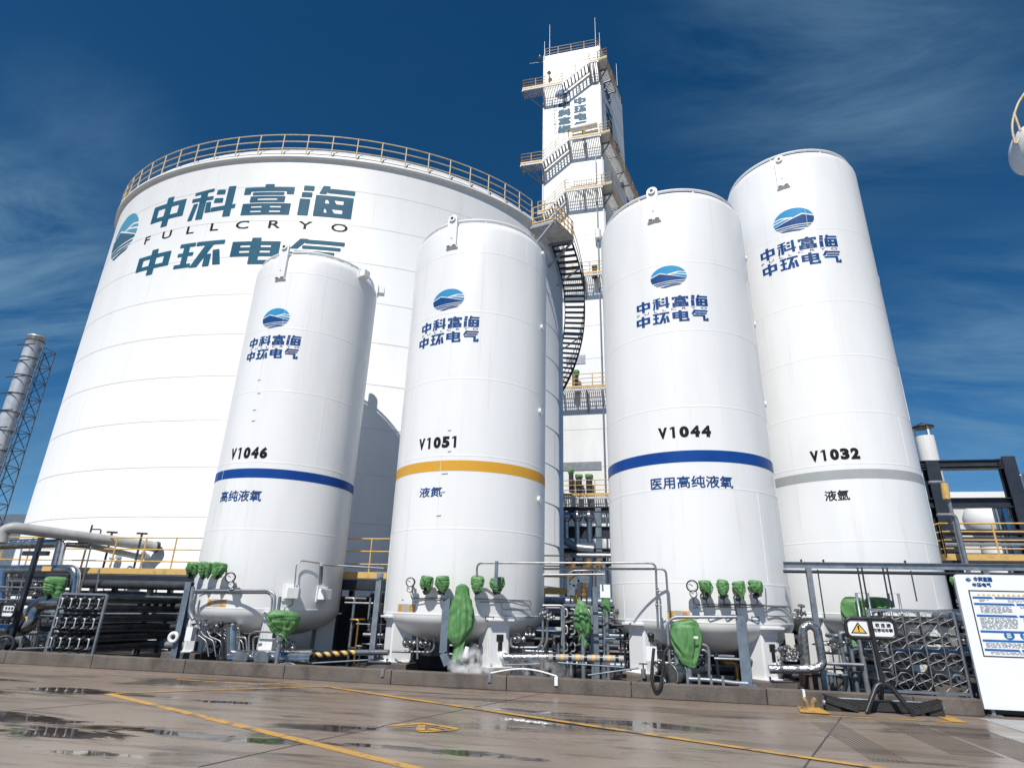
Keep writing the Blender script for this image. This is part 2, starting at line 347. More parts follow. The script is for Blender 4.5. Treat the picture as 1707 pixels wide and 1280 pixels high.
    def sphere(s, c, r, mt, seg=14, sc=(1, 1, 1)):
        vs = []; rings = seg//2
        for i in range(rings+1):
            p = math.pi*i/rings
            for k in range(seg):
                a = 2*math.pi*k/seg
                vs.append((c[0]+r*sc[0]*math.sin(p)*math.cos(a), c[1]+r*sc[1]*math.sin(p)*math.sin(a), c[2]+r*sc[2]*math.cos(p)))
        fs = [(i*seg+k, (i+1)*seg+k, (i+1)*seg+(k+1) % seg, i*seg+(k+1) % seg) for i in range(rings) for k in range(seg)]
        s.addf(vs, fs, mt, True)
    def poly(s, pts, mt): s.addf(pts, [tuple(range(len(pts)))], mt)
    def build(s, name, parent=None, label=None, bevel=0.0):
        me = bpy.data.meshes.new(name); me.from_pydata(s.v, [], s.f)
        for mt in s.mats: me.materials.append(mt)
        me.polygons.foreach_set('material_index', s.mi); me.polygons.foreach_set('use_smooth', s.sm); me.update()
        o = bpy.data.objects.new(name, me); COL.objects.link(o)
        if parent is not None: adopt(o, parent)
        if label: o['label'] = label
        if bevel:
            b = o.modifiers.new('bevel', 'BEVEL'); b.width = bevel; b.segments = 2; b.limit_method = 'ANGLE'
        return o
def adopt(o, parent):
    o.parent = parent
    if parent.type == 'EMPTY': o.matrix_parent_inverse = Matrix.Translation(-parent.location)
def tag(o, label=None, cat=None, group=None, kind=None):
    if label: o['label'] = label
    if cat: o['category'] = cat
    if group: o['group'] = group
    if kind: o['kind'] = kind
    return o
def thing(name, label, cat, loc=(0, 0, 0), group=None):
    e = bpy.data.objects.new(name, None); e.location = loc; e.empty_display_size = 0.3; COL.objects.link(e)
    return tag(e, label, cat, group)
def copy_thing(src, loc, label):
    r = src.copy(); COL.objects.link(r); r.location = loc; r['label'] = label
    for ch in list(src.children):
        c = ch.copy(); COL.objects.link(c); c.parent = r
        for g in list(ch.children):
            d = g.copy(); COL.objects.link(d); d.parent = c
    return r

# ------------------------------------------------------------------ lettering
def rc(x0, y0, x1, y1): return [(x0, y0), (x1, y0), (x1, y1), (x0, y1)]
def frame(x0, y0, x1, y1, holes):        # a filled block with a grid of rectangular holes: holes=(xs, ys)
    xs, ys = holes; res = []
    ycuts = [y0]+[v for h in ys for v in h]+[y1]
    for i in range(0, len(ycuts), 2): res.append(rc(x0, ycuts[i], x1, ycuts[i+1]))
    xc = [x0]+[v for h in xs for v in h]+[x1]
    for (a, b) in ys:
        for i in range(0, len(xc), 2): res.append(rc(xc[i], a, xc[i+1], b))
    return res
G = {
 'zhong': frame(5, 24, 95, 80, ([(20, 80)], [(37, 66)])) + [rc(42, 0, 58, 24), rc(42, 37, 58, 66), rc(42, 80, 58, 100)],
 'ke': [[(4, 84), (46, 90), (46, 99), (4, 93)], rc(0, 62, 48, 73), rc(19, 73, 33, 87), rc(19, 0, 33, 62), [(0, 0), (9, 0), (15, 54), (6, 54)], [(37, 20), (48, 20), (45, 54), (36, 54)],
        [(55, 78), (72, 76), (72, 90), (56, 92)], [(53, 50), (71, 48), (71, 62), (54, 64)], rc(79, 36, 93, 100), [(50, 20), (79, 23), (79, 36), (50, 33)], [(79, 23), (100, 26), (100, 39), (93, 36.2), (79, 36)], rc(79, 0, 93, 23)],
 'fu': [rc(2, 78, 98, 90), rc(42, 90, 58, 100), rc(2, 68, 14, 78), rc(86, 68, 98, 78), rc(20, 65, 80, 73)] + frame(17, 41, 83, 60, ([(30, 70)], [(47, 54)])) + frame(4, 0, 96, 36, ([(20, 43), (57, 80)], [(7, 14), (22, 29)])),
 'hai': [rc(4, 82, 22, 97), rc(2, 60, 20, 75), rc(0, 0, 18, 53), [(34, 74), (46, 74), (52, 100), (40, 100)], rc(50, 78, 99, 91)] + frame(29, 0, 98, 68, ([(46, 82)], [(12, 26), (42, 56)])) + [[(54, 12), (66, 12), (60, 26), (50, 26)], [(56, 42), (68, 42), (62, 56), (52, 56)]],
 'huan': [rc(4, 84, 38, 97), rc(3, 48, 37, 60), rc(0, 3, 36, 16), rc(14, 16, 26, 48), rc(14, 60, 26, 84), rc(42, 83, 100, 97), [(62, 83), (78, 83), (52, 0), (37, 0)], rc(65, 0, 77, 46), [(80, 60), (92, 62), (100, 4), (86, 4)]],
 'dian': frame(5, 30, 95, 86, ([(20, 41), (59, 80)], [(42, 52), (63, 73)])) + [rc(42, 14, 58, 30), rc(42, 86, 58, 100), rc(42, 0, 100, 14), rc(88, 14, 100, 24)],
 'qi': [[(2, 62), (15, 62), (32, 100), (18, 100)], rc(28, 84, 98, 97), rc(24, 63, 92, 74), rc(10, 42, 82, 54), rc(69, 14, 82, 42), [(69, 0), (100, 0), (100, 14), (69, 14)], rc(89, 14, 100, 26)],
}
ROW1, ROW2 = ['zhong', 'ke', 'fu', 'hai'], ['zhong', 'huan', 'dian', 'qi']
def glyph_polys(g, x0, y0, w, h):
    return [[(x0+w*x/100, y0+h*y/100) for x, y in p] for p in G[g]]
def row_polys(names, u0, u1, z0, z1, gap=0.14):
    n = len(names); w = (u1-u0)/(n+gap*(n-1)); res = []
    for i, g in enumerate(names): res += glyph_polys(g, u0+i*w*(1+gap), z0, w, z1-z0)
    return res
def text_polys(s, u0, u1, z0, z1, bold=0.02, space=1.0):
    c = bpy.data.curves.new('txt', 'FONT'); c.body = s; c.size = 1; c.offset = bold; c.space_character = space; c.resolution_u = 3
    o = bpy.data.objects.new('txt', c); COL.objects.link(o)
    bpy.context.view_layer.update()
    me = bpy.data.meshes.new_from_object(o.evaluated_get(bpy.context.evaluated_depsgraph_get()))
    xs = [v.co.x for v in me.vertices]; ys = [v.co.y for v in me.vertices]
    ax, bx, ay, by = min(xs), max(xs), min(ys), max(ys)
    res = [[(u0+(me.vertices[i].co.x-ax)/(bx-ax)*(u1-u0), z0+(me.vertices[i].co.y-ay)/(by-ay)*(z1-z0)) for i in p.vertices] for p in me.polygons]
    bpy.data.objects.remove(o); bpy.data.curves.remove(c); bpy.data.meshes.remove(me)
    return res
def cjk_polys(s, u0, u1, z0, z1):
    w = (z1-z0)*0.022; res = []
    for du, dz in ((-w, 0), (w, 0), (0, -w), (0, w)):
        res += [[(u+du, z+dz) for u, z in p] for p in text_polys(s, u0, u1, z0, z1, bold=0.0)]
    return res
ONE = [[(38, 0), (68, 0), (68, 100), (38, 100)], [(14, 76), (38, 84), (38, 100), (14, 88)]]
def number_polys(s, u0, u1, z0, z1):
    n = len(s); p = (u1-u0)/(n-0.12); res = []
    for i, ch in enumerate(s):
        a, b_ = u0+p*i, u0+p*(i+0.88)
        if ch == '1': res += [[(a+(b_-a)*x/100, z0+(z1-z0)*y/100) for x, y in q] for q in ONE]
        else: res += text_polys(ch, a, b_, z0, z1, bold=0.065)
    return res
def heavy(polys, d): return [[(u+a, z+c) for u, z in p] for p in polys for a, c in ((-d, 0), (d, 0), (0, d*0.7), (0, -d*0.7))]
def clip_disc(poly, n=40):
    for k in range(n):
        a0, a1 = 2*math.pi*k/n, 2*math.pi*(k+1)/n
        p, q = (math.cos(a0), math.sin(a0)), (math.cos(a1), math.sin(a1)); res = []
        side = lambda t: (q[0]-p[0])*(t[1]-p[1])-(q[1]-p[1])*(t[0]-p[0])
        for i in range(len(poly)):
            a, b = poly[i], poly[(i+1) % len(poly)]; sa, sb = side(a), side(b)
            if sa >= 0: res.append(a)
            if (sa >= 0) != (sb >= 0):
                t = sa/(sa-sb); res.append((a[0]+t*(b[0]-a[0]), a[1]+t*(b[1]-a[1])))
        poly = res
        if not poly: return []
    return poly
EMB = [('light', [(-1.2, 0.10), (-0.45, 0.46), (-0.05, 0.26), (-0.05, 1.2), (-1.2, 1.2)]), ('light', [(-0.05, 0.26), (0.55, 0.44), (1.2, 0.30), (1.2, 1.2), (-0.05, 1.2)]),
       ('dark', [(-1.2, -0.02), (-0.47, 0.35), (0.95, -0.24), (0.95, -0.34), (-0.1, -0.38), (-1.2, -0.48)]),
       ('light', [(0.40, 0.27), (0.62, 0.33), (1.2, 0.19), (1.2, 0.08)]), ('light', [(0.10, 0.20), (0.36, 0.20), (1.2, -0.04), (1.2, -0.20), (0.98, -0.20)]),
       ('dark', [(-1.2, -0.58), (-0.2, -0.45), (0.95, -0.42), (0.85, -0.52), (-0.1, -0.54), (-1.2, -0.68)]),
       ('dark', [(-1.2, -0.76), (-0.3, -0.62), (0.3, -0.60), (0.9, -0.58), (0.3, -0.70), (-0.4, -0.74), (-1.2, -0.86)]),
       ('dark', [(-0.5, -0.86), (0.1, -0.76), (0.8, -0.68), (0.7, -0.80), (0.1, -0.90), (-0.3, -1.0), (-0.9, -1.0)])]
def emblem_polys(u, z, w, h, mirror=False):
    res = {'light': [], 'dark': []}
    for k, p in EMB:
        q = clip_disc(p)
        if q: res[k].append([(u+(-x if mirror else x)*w/2, z+y*h/2) for x, y in (q[::-1] if mirror else q)])
    return res
def lay(name, groups, mapf, step, parent, eps=0.004, label=None):
    """groups: list of (polys, material) in (u,z); mapf(u,z,off) -> point"""
    me = bpy.data.meshes.new(name); allv = []; allf = []; allm = []
    for gi, (polys, mt) in enumerate(groups):
        bm = bmesh.new()
        for i, p in enumerate(polys):
            vs = [bm.verts.new((u, (i % 31)*0.00009, z)) for u, z in p]
            try: bm.faces.new(vs)
            except ValueError: pass
        if step:
            us = [v.co.x for v in bm.verts]; k = math.ceil(min(us)/step)
            while k*step < max(us):
                bmesh.ops.bisect_plane(bm, geom=bm.verts[:]+bm.edges[:]+bm.faces[:], plane_co=(k*step, 0, 0), plane_no=(1, 0, 0)); k += 1
        bm.verts.index_update(); o = len(allv)
        allv += [tuple(mapf(v.co.x, v.co.z, eps+v.co.y)) for v in bm.verts]
        for f in bm.faces: allf.append([v.index+o for v in f.verts]); allm.append(gi)
        bm.free(); me.materials.append(mt)
    me.from_pydata(allv, [], allf); me.polygons.foreach_set('material_index', allm); me.update()
    ob = bpy.data.objects.new(name, me); COL.objects.link(ob)
    if parent is not None: adopt(ob, parent)
    if label: ob['label'] = label
    return ob
def cylmap(c, r):
    return lambda u, z, off: (c[0]+(r+off)*math.sin(u/r), c[1]-(r+off)*math.cos(u/r), z)
def planemap(o, ux, uz, nrm):
    o, ux, uz, nrm = Vector(o), Vector(ux), Vector(uz), Vector(nrm)
    return lambda u, z, off: o+ux*u+uz*z+nrm*off

# ================================================================== SETTING
b = MB(); b.poly([(-400, -60, 0), (400, -60, 0), (400, 600, 0), (-400, 600, 0)], groundm)
tag(b.build('ground'), kind='structure')
KY, KZ = 13.74, 0.285
b = MB()
x = -34.0
rng = random.Random(3)
while x < 6.15:                                   # cast kerb segments with open joints
    L = 2.6; x1 = min(x+L, 6.15)
    b.box(((x+x1)/2, KY+0.13, KZ/2), (x1-x-0.012, 0.26, KZ+rng.uniform(-0.006, 0.006)), concrete); x = x1
kb = b.build('kerb', bevel=0.018); tag(kb, kind='structure')
b = MB(); b.poly([(-34, KY+0.26, 0.02), (6.15, KY+0.26, 0.02), (6.15, 26, 0.02), (-34, 26, 0.02)], wetshadefloor)
tag(b.build('basin_floor'), kind='structure')

def strip(b, pts, w, mt, z=0.004):
    pts = [Vector((p[0], p[1], 0)) for p in pts]
    for a, c in zip(pts[:-1], pts[1:]):
        d = (c-a).normalized(); n = Vector((-d.y, d.x, 0))*(w/2); k = max(1, int((c-a).length/0.5))
        for i in range(k):
            p, q = a+(c-a)*(i/k), a+(c-a)*((i+1)/k)
            b.poly([(v.x, v.y, z) for v in (p-n, q-n, q+n, p+n)], mt)
b = MB()
A, B, Cc = atz(180, 1156), atz(539, 1144), atz(1458, 1280)
D2 = atz(690, 1279.5)
strip(b, [A, A+(D2-A)*1.25], 0.15, yelmark)
strip(b, [A+(B-A)*0.03, B-(B-A)*0.0], 0.10, yelmark, 0.008)
strip(b, [B, Cc+(Cc-B)*0.1], 0.13, yelmark, 0.012)
strip(b, [atz(296, 1132), atz(430, 1140.5), atz(510, 1136)], 0.09, yelmark)
strip(b, [atz(1330, 1190.5), atz(1612, 1204)], 0.08, yelmark)
p0, p1 = atz(1586, 1203), atz(1612, 1204)
b.poly([(p0.x, p0.y-0.02, 0.008), (p1.x, p1.y-0.02, 0.008), (p1.x+0.05, KY-0.1, 0.008), (p0.x+0.02, KY-0.1, 0.008)], yelmark)
p0, p1 = atz(1335, 1188), atz(1372, 1184)
b.poly([(p0.x, p0.y, 0.016), (p1.x, p0.y-0.02, 0.016), (p1.x+0.02, KY-0.05, 0.016), (p0.x+0.12, KY-0.05, 0.016)], yelmark)
# worn painted symbol on the yard
def gpoly(px, z): b.poly([(atz(x_, y_).x, atz(x_, y_).y, z) for x_, y_ in px], yelmark)
for k, px in enumerate(([(640, 1211), (668, 1206), (705, 1204), (712, 1206), (672, 1209)], [(660, 1212), (678, 1210), (692, 1211), (678, 1212)], [(700, 1206), (711, 1205), (767, 1214), (760, 1216)], [(697, 1209), (709, 1208), (708, 1218), (692, 1217)], [(693, 1218), (708, 1219), (764, 1216), (758, 1218), (712, 1221), (696, 1220)], [(711, 1210), (735, 1213), (750, 1216), (742, 1217), (722, 1213)], [(718, 1214), (736, 1217), (727, 1218.5), (712, 1217)])): gpoly(px, 0.005+0.0015*k)
tag(b.build('painted_markings'), kind='structure')
b = MB()
for pts in ([(640, 1210), (500, 1240), (330, 1278)], [(1405, 1192), (1338, 1282)], [(636, 1210), (930, 1150)], [(0, 1186), (178, 1171)]):
    g = [atz(*k) for k in pts]; strip(b, g, 0.022, darkst, 0.003)
tag(b.build('slab_joints'), kind='structure')
# grooved apron on the right and dark tyre scuffs
b = MB()
a0, a1 = atz(1660, 1206), atz(1684, 1286)
for i in range(70):
    x0 = a0.x+0.02+i*0.045
    b.poly([(x0, a1.y-1.2, 0.006), (x0+0.028, a1.y-1.2, 0.006), (x0+0.028, 13.5, 0.006), (x0, 13.5, 0.006)], seamm)
tag(b.build('grooved_apron'), kind='structure')
b = MB()
for (px, y0, y1, n) in ((1590, 1212, 1272, 15), (1500, 1203, 1250, 12), (1390, 1205, 1262, 9)):
    pa, pb = atz(px, y0), atz(px-25, y1)
    for i in range(n):
        x0 = pa.x-0.35+i*0.052
        b.poly([(x0, pb.y, 0.0035), (x0+0.018, pb.y, 0.0035), (x0+0.018, pa.y, 0.0035), (x0, pa.y, 0.0035)], concrete)
tag(b.build('tyre_scuffs'), kind='structure')

# ================================================================== TALL TANKS
TK = {'A': ((-10.37, 16.4), 1.99), 'B': ((-4.51, 16.3), 2.11), 'C': ((1.49, 16.4), 2.12), 'D': ((5.74, 18.3), 2.04)}
def uv(T, px, py):
    c, r = TK[T]; p = oncyl(px, py, c, r); return r*math.atan2(p.x-c[0], -(p.y-c[1])), p.z
def bx(T, l, r_, top, bot):          # pixel points -> u0,u1,z0,z1
    return uv(T, *l)[0], uv(T, *r_)[0], uv(T, *bot)[1], uv(T, *top)[1]
def make_tank(T, label, zsh, dome, zseam, seams, band, bandmat, num, numbox, cn, cnbox, rows, emb, mirror, lug_th, legths=(-50, 40, 130, 220), knobs=(), zb=0.72, ink=None, boxes=(), lugz=None, cn_ink=None):
    c, r = TK[T]
    t = thing('storage_tank', label, 'storage tank', (c[0], c[1], 0), 'upright white storage tanks')
    b = MB()
    prof = [(0.001, zb)] + [(r*math.sin(a), zseam-(zseam-zb)*math.cos(a)) for a in [math.pi/2*k/14 for k in range(1, 15)]]
    prof += [(r, z) for z in seams] + [(r, zsh)]
    prof += [(r*math.cos(a)**0.8 if k < 12 else 0.001, zsh+dome*math.sin(a)) for k, a in [(k, math.pi/2*k/12) for k in range(1, 13)]]
    b.lathe(c, prof, white, 96)
    for z in list(seams)+[zseam]:
        b.lathe(c, [(r+0.0005, z-0.022), (r+0.0035, z-0.010), (r+0.0035, z+0.010), (r+0.0005, z+0.022)], white, 96)
    rg = random.Random(ord(T)); zz = [zseam]+list(seams)+[zsh]
    for i in range(len(zz)-1):                       # vertical plate seams
        th = rg.uniform(-1.2, 1.3)
        p = [(c[0]+(r+0.002)*math.sin(th), c[1]-(r+0.002)*math.cos(th), z) for z in (zz[i]+0.02, zz[i+1]-0.02)]
        b.tube(p, 0.005, white, 5, cap=False)
    b.build('shell', t)
    # ring rail round the top
    b = MB(); rr = r*0.93; zr = zsh+dome*0.62-0.07
    b.torus(c, rr, zr, 0.04, white, 84)
    for k in range(8):
        a = 2*math.pi*k/8+0.3; b.tube([(c[0]+rr*math.sin(a), c[1]-rr*math.cos(a), zr-0.32), (c[0]+rr*math.sin(a), c[1]-rr*math.cos(a), zr)], 0.02, white, 6)
    b.build('top_ring', t)
    # lifting lugs
    for th in (lug_th, lug_th+math.pi):
        b = MB(); n = Vector((math.sin(th), -math.cos(th), 0)); tx = Vector((math.cos(th), math.sin(th), 0))
        z0, z1 = (lugz if lugz else (zsh-0.62, zsh+0.42)); o = Vector((c[0], c[1], 0))+n*(r+0.005)
        hw = 0.155; pts = [(-hw, z0), (hw, z0), (hw, z1-hw)]+[(hw*math.cos(a), z1-hw+hw*math.sin(a)) for a in [math.pi*k/10 for k in range(1, 10)]]+[(-hw, z1-hw)]
        f0 = [o+tx*u+Vector((0, 0, z)) for u, z in pts]; f1 = [p+n*0.07 for p in f0]; k = len(pts)
        b.addf(f0+f1, [tuple(range(k-1, -1, -1)), tuple(range(k, 2*k))]+[(i, (i+1) % k, k+(i+1) % k, k+i) for i in range(k)], white)
        b.beam(o+tx*(-0.19)+Vector((0, 0, z0-0.02)), o+tx*0.19+Vector((0, 0, z0-0.02)), 0.07, 0.03, white)
        q = o+n*0.07+Vector((0, 0, z1-hw)); b.cyl(q, q+n*0.05, 0.10, white, 20); b.cyl(q+n*0.051, q+n*0.056, 0.045, blackm, 14)
        for sg in (-1, 1):
            q2 = o+tx*(0.09*sg)+n*0.073+Vector((0, 0, z0+0.02)); b.beam(q2-tx*0.05, q2+tx*0.05, 0.006, 0.03, blackm)
        q2 = o+n*0.073+Vector((0, 0, z0+0.27)); b.beam(q2-tx*0.025, q2+tx*0.025, 0.006, 0.02, blackm)
        b.build('lifting_lug', t)
    # legs
    for i, d in enumerate(legths):
        th = R(d); n = Vector((math.sin(th), -math.cos(th), 0)); rl = r*0.86
        b = MB(); p = Vector((c[0], c[1], 0))+n*rl
        zt = zseam-0.12
        b.box((p.x, p.y, (0.37+zt)/2), (0.50, 0.42, zt-0.37), white, th)
        b.box((p.x, p.y, 0.36), (0.66, 0.58, 0.03), white, th)
        q = p+n*0.05; b.box((q.x, q.y, zt+0.03), (0.66, 0.60, 0.05), white, th)
        tx = Vector((math.cos(th), math.sin(th), 0))
        for sg in (-1, 1):                              # side plates
            q = p+tx*(0.27*sg)-n*0.06; b.box((q.x, q.y, (0.375+zt-0.05)/2), (0.03, 0.5, zt-0.05-0.375), white, th)
        for sx in (-1, 1):
            q = p+n*0.25+tx*(0.2*sx); b.cyl((q.x, q.y, 0.375), (q.x, q.y, 0.43), 0.022, darkst, 8)
        lg = b.build('leg', t, bevel=0.012)
        if i == 1:                                      # front right leg carries a dark plate and a pulling ring
            b = MB(); q = p+n*0.212
            q1 = q+tx*0.02+Vector((0, 0, 0.98)); b.beam(q1-tx*0.09, q1+tx*0.09, 0.012, 0.15, blackm)
            q1 = q+tx*0.03+Vector((0, 0, 0.80)); b.beam(q1-tx*0.055, q1+tx*0.055, 0.012, 0.20, blackm)
            b.build('dark_plate', lg)
            b = MB(); q1 = q+tx*0.10+Vector((0, 0, 0.60))
            b.cyl(q1, q1+n*0.10, 0.09, white, 20); b.ring(q1+n*0.11, n, 0.08, 0.035, white, 20, 8); b.cyl(q1+n*0.101, n*0.103+q1, 0.045, darkst, 12)
            b.build('pulling_ring', lg)
    # band and writing
    b = MB(); b.lathe(c, [(r+0.0035, band[0]), (r+0.0035, band[1])], bandmat, 96); b.build('colour_band', t)
    M = cylmap(c, r)
    lay('tag_number', [(number_polys(num, *numbox), inkblack)], M, 0.12, t)
    lay('contents_lettering', [(cjk_polys(cn, *cnbox), cn_ink or inkblue)], M, 0.12, t)
    (u0, u1, a0, a1), (e0, e1, c0, c1), (v0, v1, d0, d1) = rows
    TT = a1-d0; a0 = a1-0.425*TT; c1 = a0-0.035*TT; c0 = c1-0.085*TT; d1 = c0-0.035*TT
    lay('company_lettering', [(heavy(row_polys(ROW1, u0, u1, a0, a1)+row_polys(ROW2, v0, v1, d0, d1), 0.006)+text_polys('F  U  L  L  C  R  Y  O', e0, e1, c0, c1, bold=0.0), ink or inkblue)], M, 0.12, t)
    e = emblem_polys((emb[0]+emb[1])/2, (emb[2]+emb[3])/2, emb[1]-emb[0], emb[3]-emb[2], mirror)
    lay('emblem', [(e['light'], inklight), (e['dark'], inkblue)], M, 0.10, t)
    for z, dd in knobs:
        th = R(dd); n = Vector((math.sin(th), -math.cos(th), 0)); p = Vector((c[0], c[1], z))+n*r
        b = MB(); b.cyl(p, p+n*0.06, 0.09, white, 16); b.build('capped_port', t)
    for z, dd, s in boxes:
        th = R(dd); n = Vector((math.sin(th), -math.cos(th), 0)); p = Vector((c[0], c[1], z))+n*(r+0.14)
        b = MB(); b.box(p, (s*1.25, 0.03, s*1.3), white, th) if False else None
        q = Vector((c[0], c[1], z))+n*(r+0.02); b.box(q, (s*1.35, 0.04, s*1.35), white, th); b.box(p, (s, 0.22, s*0.92), white, th)
        b.build('junction_box', t, bevel=0.012)
    return t
def T_rows(T, r1, en, r2): return (bx(T, *r1), bx(T, *en), bx(T, *r2))
SEAMS = [3.42, 5.24, 7.34, 9.34, 11.28]
tA = make_tank('A', 'white upright tank marked V1046 with blue band, leftmost and slimmest of the row', 11.72, 0.72, 1.46, SEAMS, (4.80, 5.06), blueband,
   'V1046', bx('A', (386, 755), (446, 755), (416, 745), (416, 764)), '高纯液氧', bx('A', (369, 826), (436, 826), (402, 817), (402, 835)),
   T_rows('A', ((418, 567), (502, 565), (460, 558.5), (460, 574)), ((419, 580), (500, 574), (460, 575), (460, 579)), ((413, 590), (498, 583), (455, 580), (455, 597))),
   bx('A', (439, 530), (483, 530), (461, 514), (461, 547)), False, R(-3), boxes=((11.82, 72, 0.26), (12.0, 112, 0.26), (1.86, 47, 0.30), (1.86, 74, 0.30)), lugz=(11.05, 12.32))
tB = make_tank('B', 'white upright tank marked V1051 with orange band', 12.10, 0.72, 1.46, SEAMS, (4.84, 5.11), orangeband,
   'V1051', bx('B', (699, 738), (765, 736), (730, 728), (730, 747)), '液氮', bx('B', (700, 820), (737, 820), (718, 812), (718, 828)),
   T_rows('B', ((704, 542), (799, 535), (750, 529), (750, 549)), ((705, 556), (797, 547), (750, 549.5), (750, 554)), ((700, 563), (798, 556), (750, 553), (750, 571))),
   bx('B', (723, 499), (774, 499), (748, 482), (748, 517)), False, R(-10), knobs=((12.1, 79), (9.51, 78), (6.85, 76), (4.37, 75.5)), lugz=(11.5, 12.6))
tC = make_tank('C', 'white upright tank marked V1044 with blue band and six-character name below it', 12.50, 0.72, 1.46, [2.27, 4.35, 6.35, 8.40, 10.42], (4.97, 5.25), blueband,
   'V1044', bx('C', (1097, 719), (1185, 719), (1140, 710), (1140, 729)), '医用高纯液氧', bx('C', (1085, 803), (1221, 803), (1150, 793), (1150, 813)),
   T_rows('C', ((1060, 505), (1179, 500), (1120, 494), (1120, 514)), ((1062, 517), (1178, 513), (1120, 513.5), (1120, 518)), ((1060, 530), (1180, 525), (1120, 518), (1120, 537))),
   bx('C', (1084, 461), (1145, 461), (1114, 443), (1114, 480)), False, R(-15), knobs=((11.6, 88), (9.4, 88), (7.0, 88)), lugz=(11.85, 12.95))
tD = make_tank('D', 'tallest white upright tank, marked V1032 with grey band, standing behind tank V1044', 15.05, 0.72, 1.72, [3.4, 5.32, 6.7, 8.32, 10.0, 12.4], (4.93, 5.17), greyband,
   'V1032', bx('D', (1350, 758), (1433, 756), (1390, 748), (1390, 767)), '液氩', bx('D', (1375, 826), (1416, 826), (1395, 817), (1395, 834)),
   T_rows('D', ((1265, 415), (1396, 405), (1330, 398), (1330, 422)), ((1268, 430), (1396, 416), (1330, 421.5), (1330, 426)), ((1268, 436), (1402, 430), (1335, 421), (1335, 444))),
   bx('D', (1288, 369), (1358, 368), (1322, 347), (1322, 388)), True, R(-20), boxes=((11.75, 96, 0.24), (11.4, 104, 0.18), (4.4, 96, 0.26)), zb=1.0, lugz=(14.1, 15.25), cn_ink=inkblack)

# concrete plinths under the legs
pl = 0
def plinth(T, d, label):
    c, r = TK[T]; th = R(d); p = Vector((c[0]+r*0.86*math.sin(th), c[1]-r*0.86*math.cos(th), 0))
    b = MB(); b.box((0, 0, 0.185), (1.0, 1.0, 0.32), concrete, 0)
    o = b.build('concrete_plinth', bevel=0.02); o.location = (p.x, p.y, 0)
    tag(o, label, 'plinth', 'concrete plinths under tank legs')
NM = {'A': 'V1046', 'B': 'V1051', 'C': 'V1044', 'D': 'V1032'}
for T in 'ABCD':
    for d, w in ((-50, 'front left'), (40, 'front right'), (130, 'rear right'), (220, 'rear left')):
        plinth(T, d, 'low concrete plinth under the %s leg of tank %s' % (w, NM[T]))

# ================================================================== BIG STORAGE TANK
TK['G'] = (GC0, GR0)
gc, gr = TK['G']; GZ = 20.6
def gp(th, rr, z): return Vector((gc[0]+rr*math.sin(th), gc[1]-rr*math.cos(th), z))
big = thing('storage_tank', 'huge flat-topped white storage tank with yellow railing round its roof, behind the row', 'storage tank', (OVC.x, OVC.y, 0))
b = MB(); b.lathe(gc, [(gr+0.25, 0), (gr+0.25, 1.1), (gr, 1.11), (gr, GZ)], shellw, 220)
gz = [2.6+1.82*k for k in range(10)]
for z in gz: b.lathe(gc, [(gr+0.0005, z-0.020), (gr+0.004, z-0.010), (gr+0.004, z+0.010), (gr+0.0005, z+0.020)], seamm, 220)
for i in range(len(gz)):
    z1 = gz[i+1] if i < len(gz)-1 else GZ
    for k in range(9):
        th = R(-60+22*k+(11 if i % 2 else 0))
        b.tube([gp(th, gr+0.001, gz[i]+0.02), gp(th, gr+0.001, z1-0.02)], 0.005, seamm, 5, cap=False)
b.build('shell', big)
b = MB(); b.lathe(gc, [(gr+0.002, GZ-0.12), (gr+0.20, GZ-0.10), (gr+0.20, GZ+0.02), (gr+0.02, GZ+0.05)]+[(gr*math.cos(R(a)), GZ+0.05+2.6*math.sin(R(a))) for a in (8, 16, 26, 38, 52, 68, 85)], shellw, 160)
b.build('roof', big)
def ring_rail(name, parent, c, r, z, h, n, th0, th1, mt, t=0.032, rails=(0.36, 0.68, 1.0), seg=None):
    b = MB(); seg = seg or n*3
    for f in rails: b.torus(c, r, z+h*f, t*0.85, mt, seg, th0, th1)
    for k in range(n+1):
        a = th0+(th1-th0)*k/n; p = (c[0]+r*math.sin(a), c[1]-r*math.cos(a))
        b.tube([(p[0], p[1], z), (p[0], p[1], z+h)], t, mt, 6)
    return b.build(name, parent)
ring_rail('guard_rail', big, gc, gr+0.12, GZ, 1.22, 36, R(-112), R(68), palerail)
ring_rail('guard_rail', big, gc, gr+0.12, GZ, 1.18, 30, R(80), R(244), palerail)
def gb(l, r_, top, bot): return bx('G', l, r_, top, bot)
MG = cylmap(gc, gr)
u0, u1 = uv('G', 249, 374)[0], uv('G', 590, 338)[0]
v0, v1 = uv('G', 224, 455)[0], uv('G', 577, 400)[0]
lay('company_lettering', [(heavy(row_polys(ROW1, u0, u1, uv('G', 402, 359)[1], uv('G', 389, 311)[1], 0.13), 0.022), inkteal), (heavy(row_polys(ROW2, v0, v1, uv('G', 290, 450)[1], uv('G', 376, 399)[1], 0.13), 0.022), inkteal), (text_polys('F   U   L   L   C   R   Y   O', u0+0.05, u1-0.1, uv('G', 420, 381)[1], uv('G', 420, 368)[1], bold=0.012), inkblack)], MG, 0.4, big, eps=0.012)
ue = uv('G', 234, 365)[0]; ul = uv('G', 187, 418)[0]; ze = uv('G', 210, 392)[1]
e = emblem_polys((ue+ul)/2, ze, max(2.2, ue-ul), 2.5)
embl = mat('pale_blue_lettering', (0.09, 0.31, 0.45), 0.5, 0, var=0.1, spec=0.12); embd = mat('slate_blue_lettering', (0.055, 0.14, 0.21), 0.5, 0, var=0.15, spec=0.12)
lay('emblem', [(e['light'], embl), (e['dark'], embd)], MG, 0.3, big, eps=0.012)
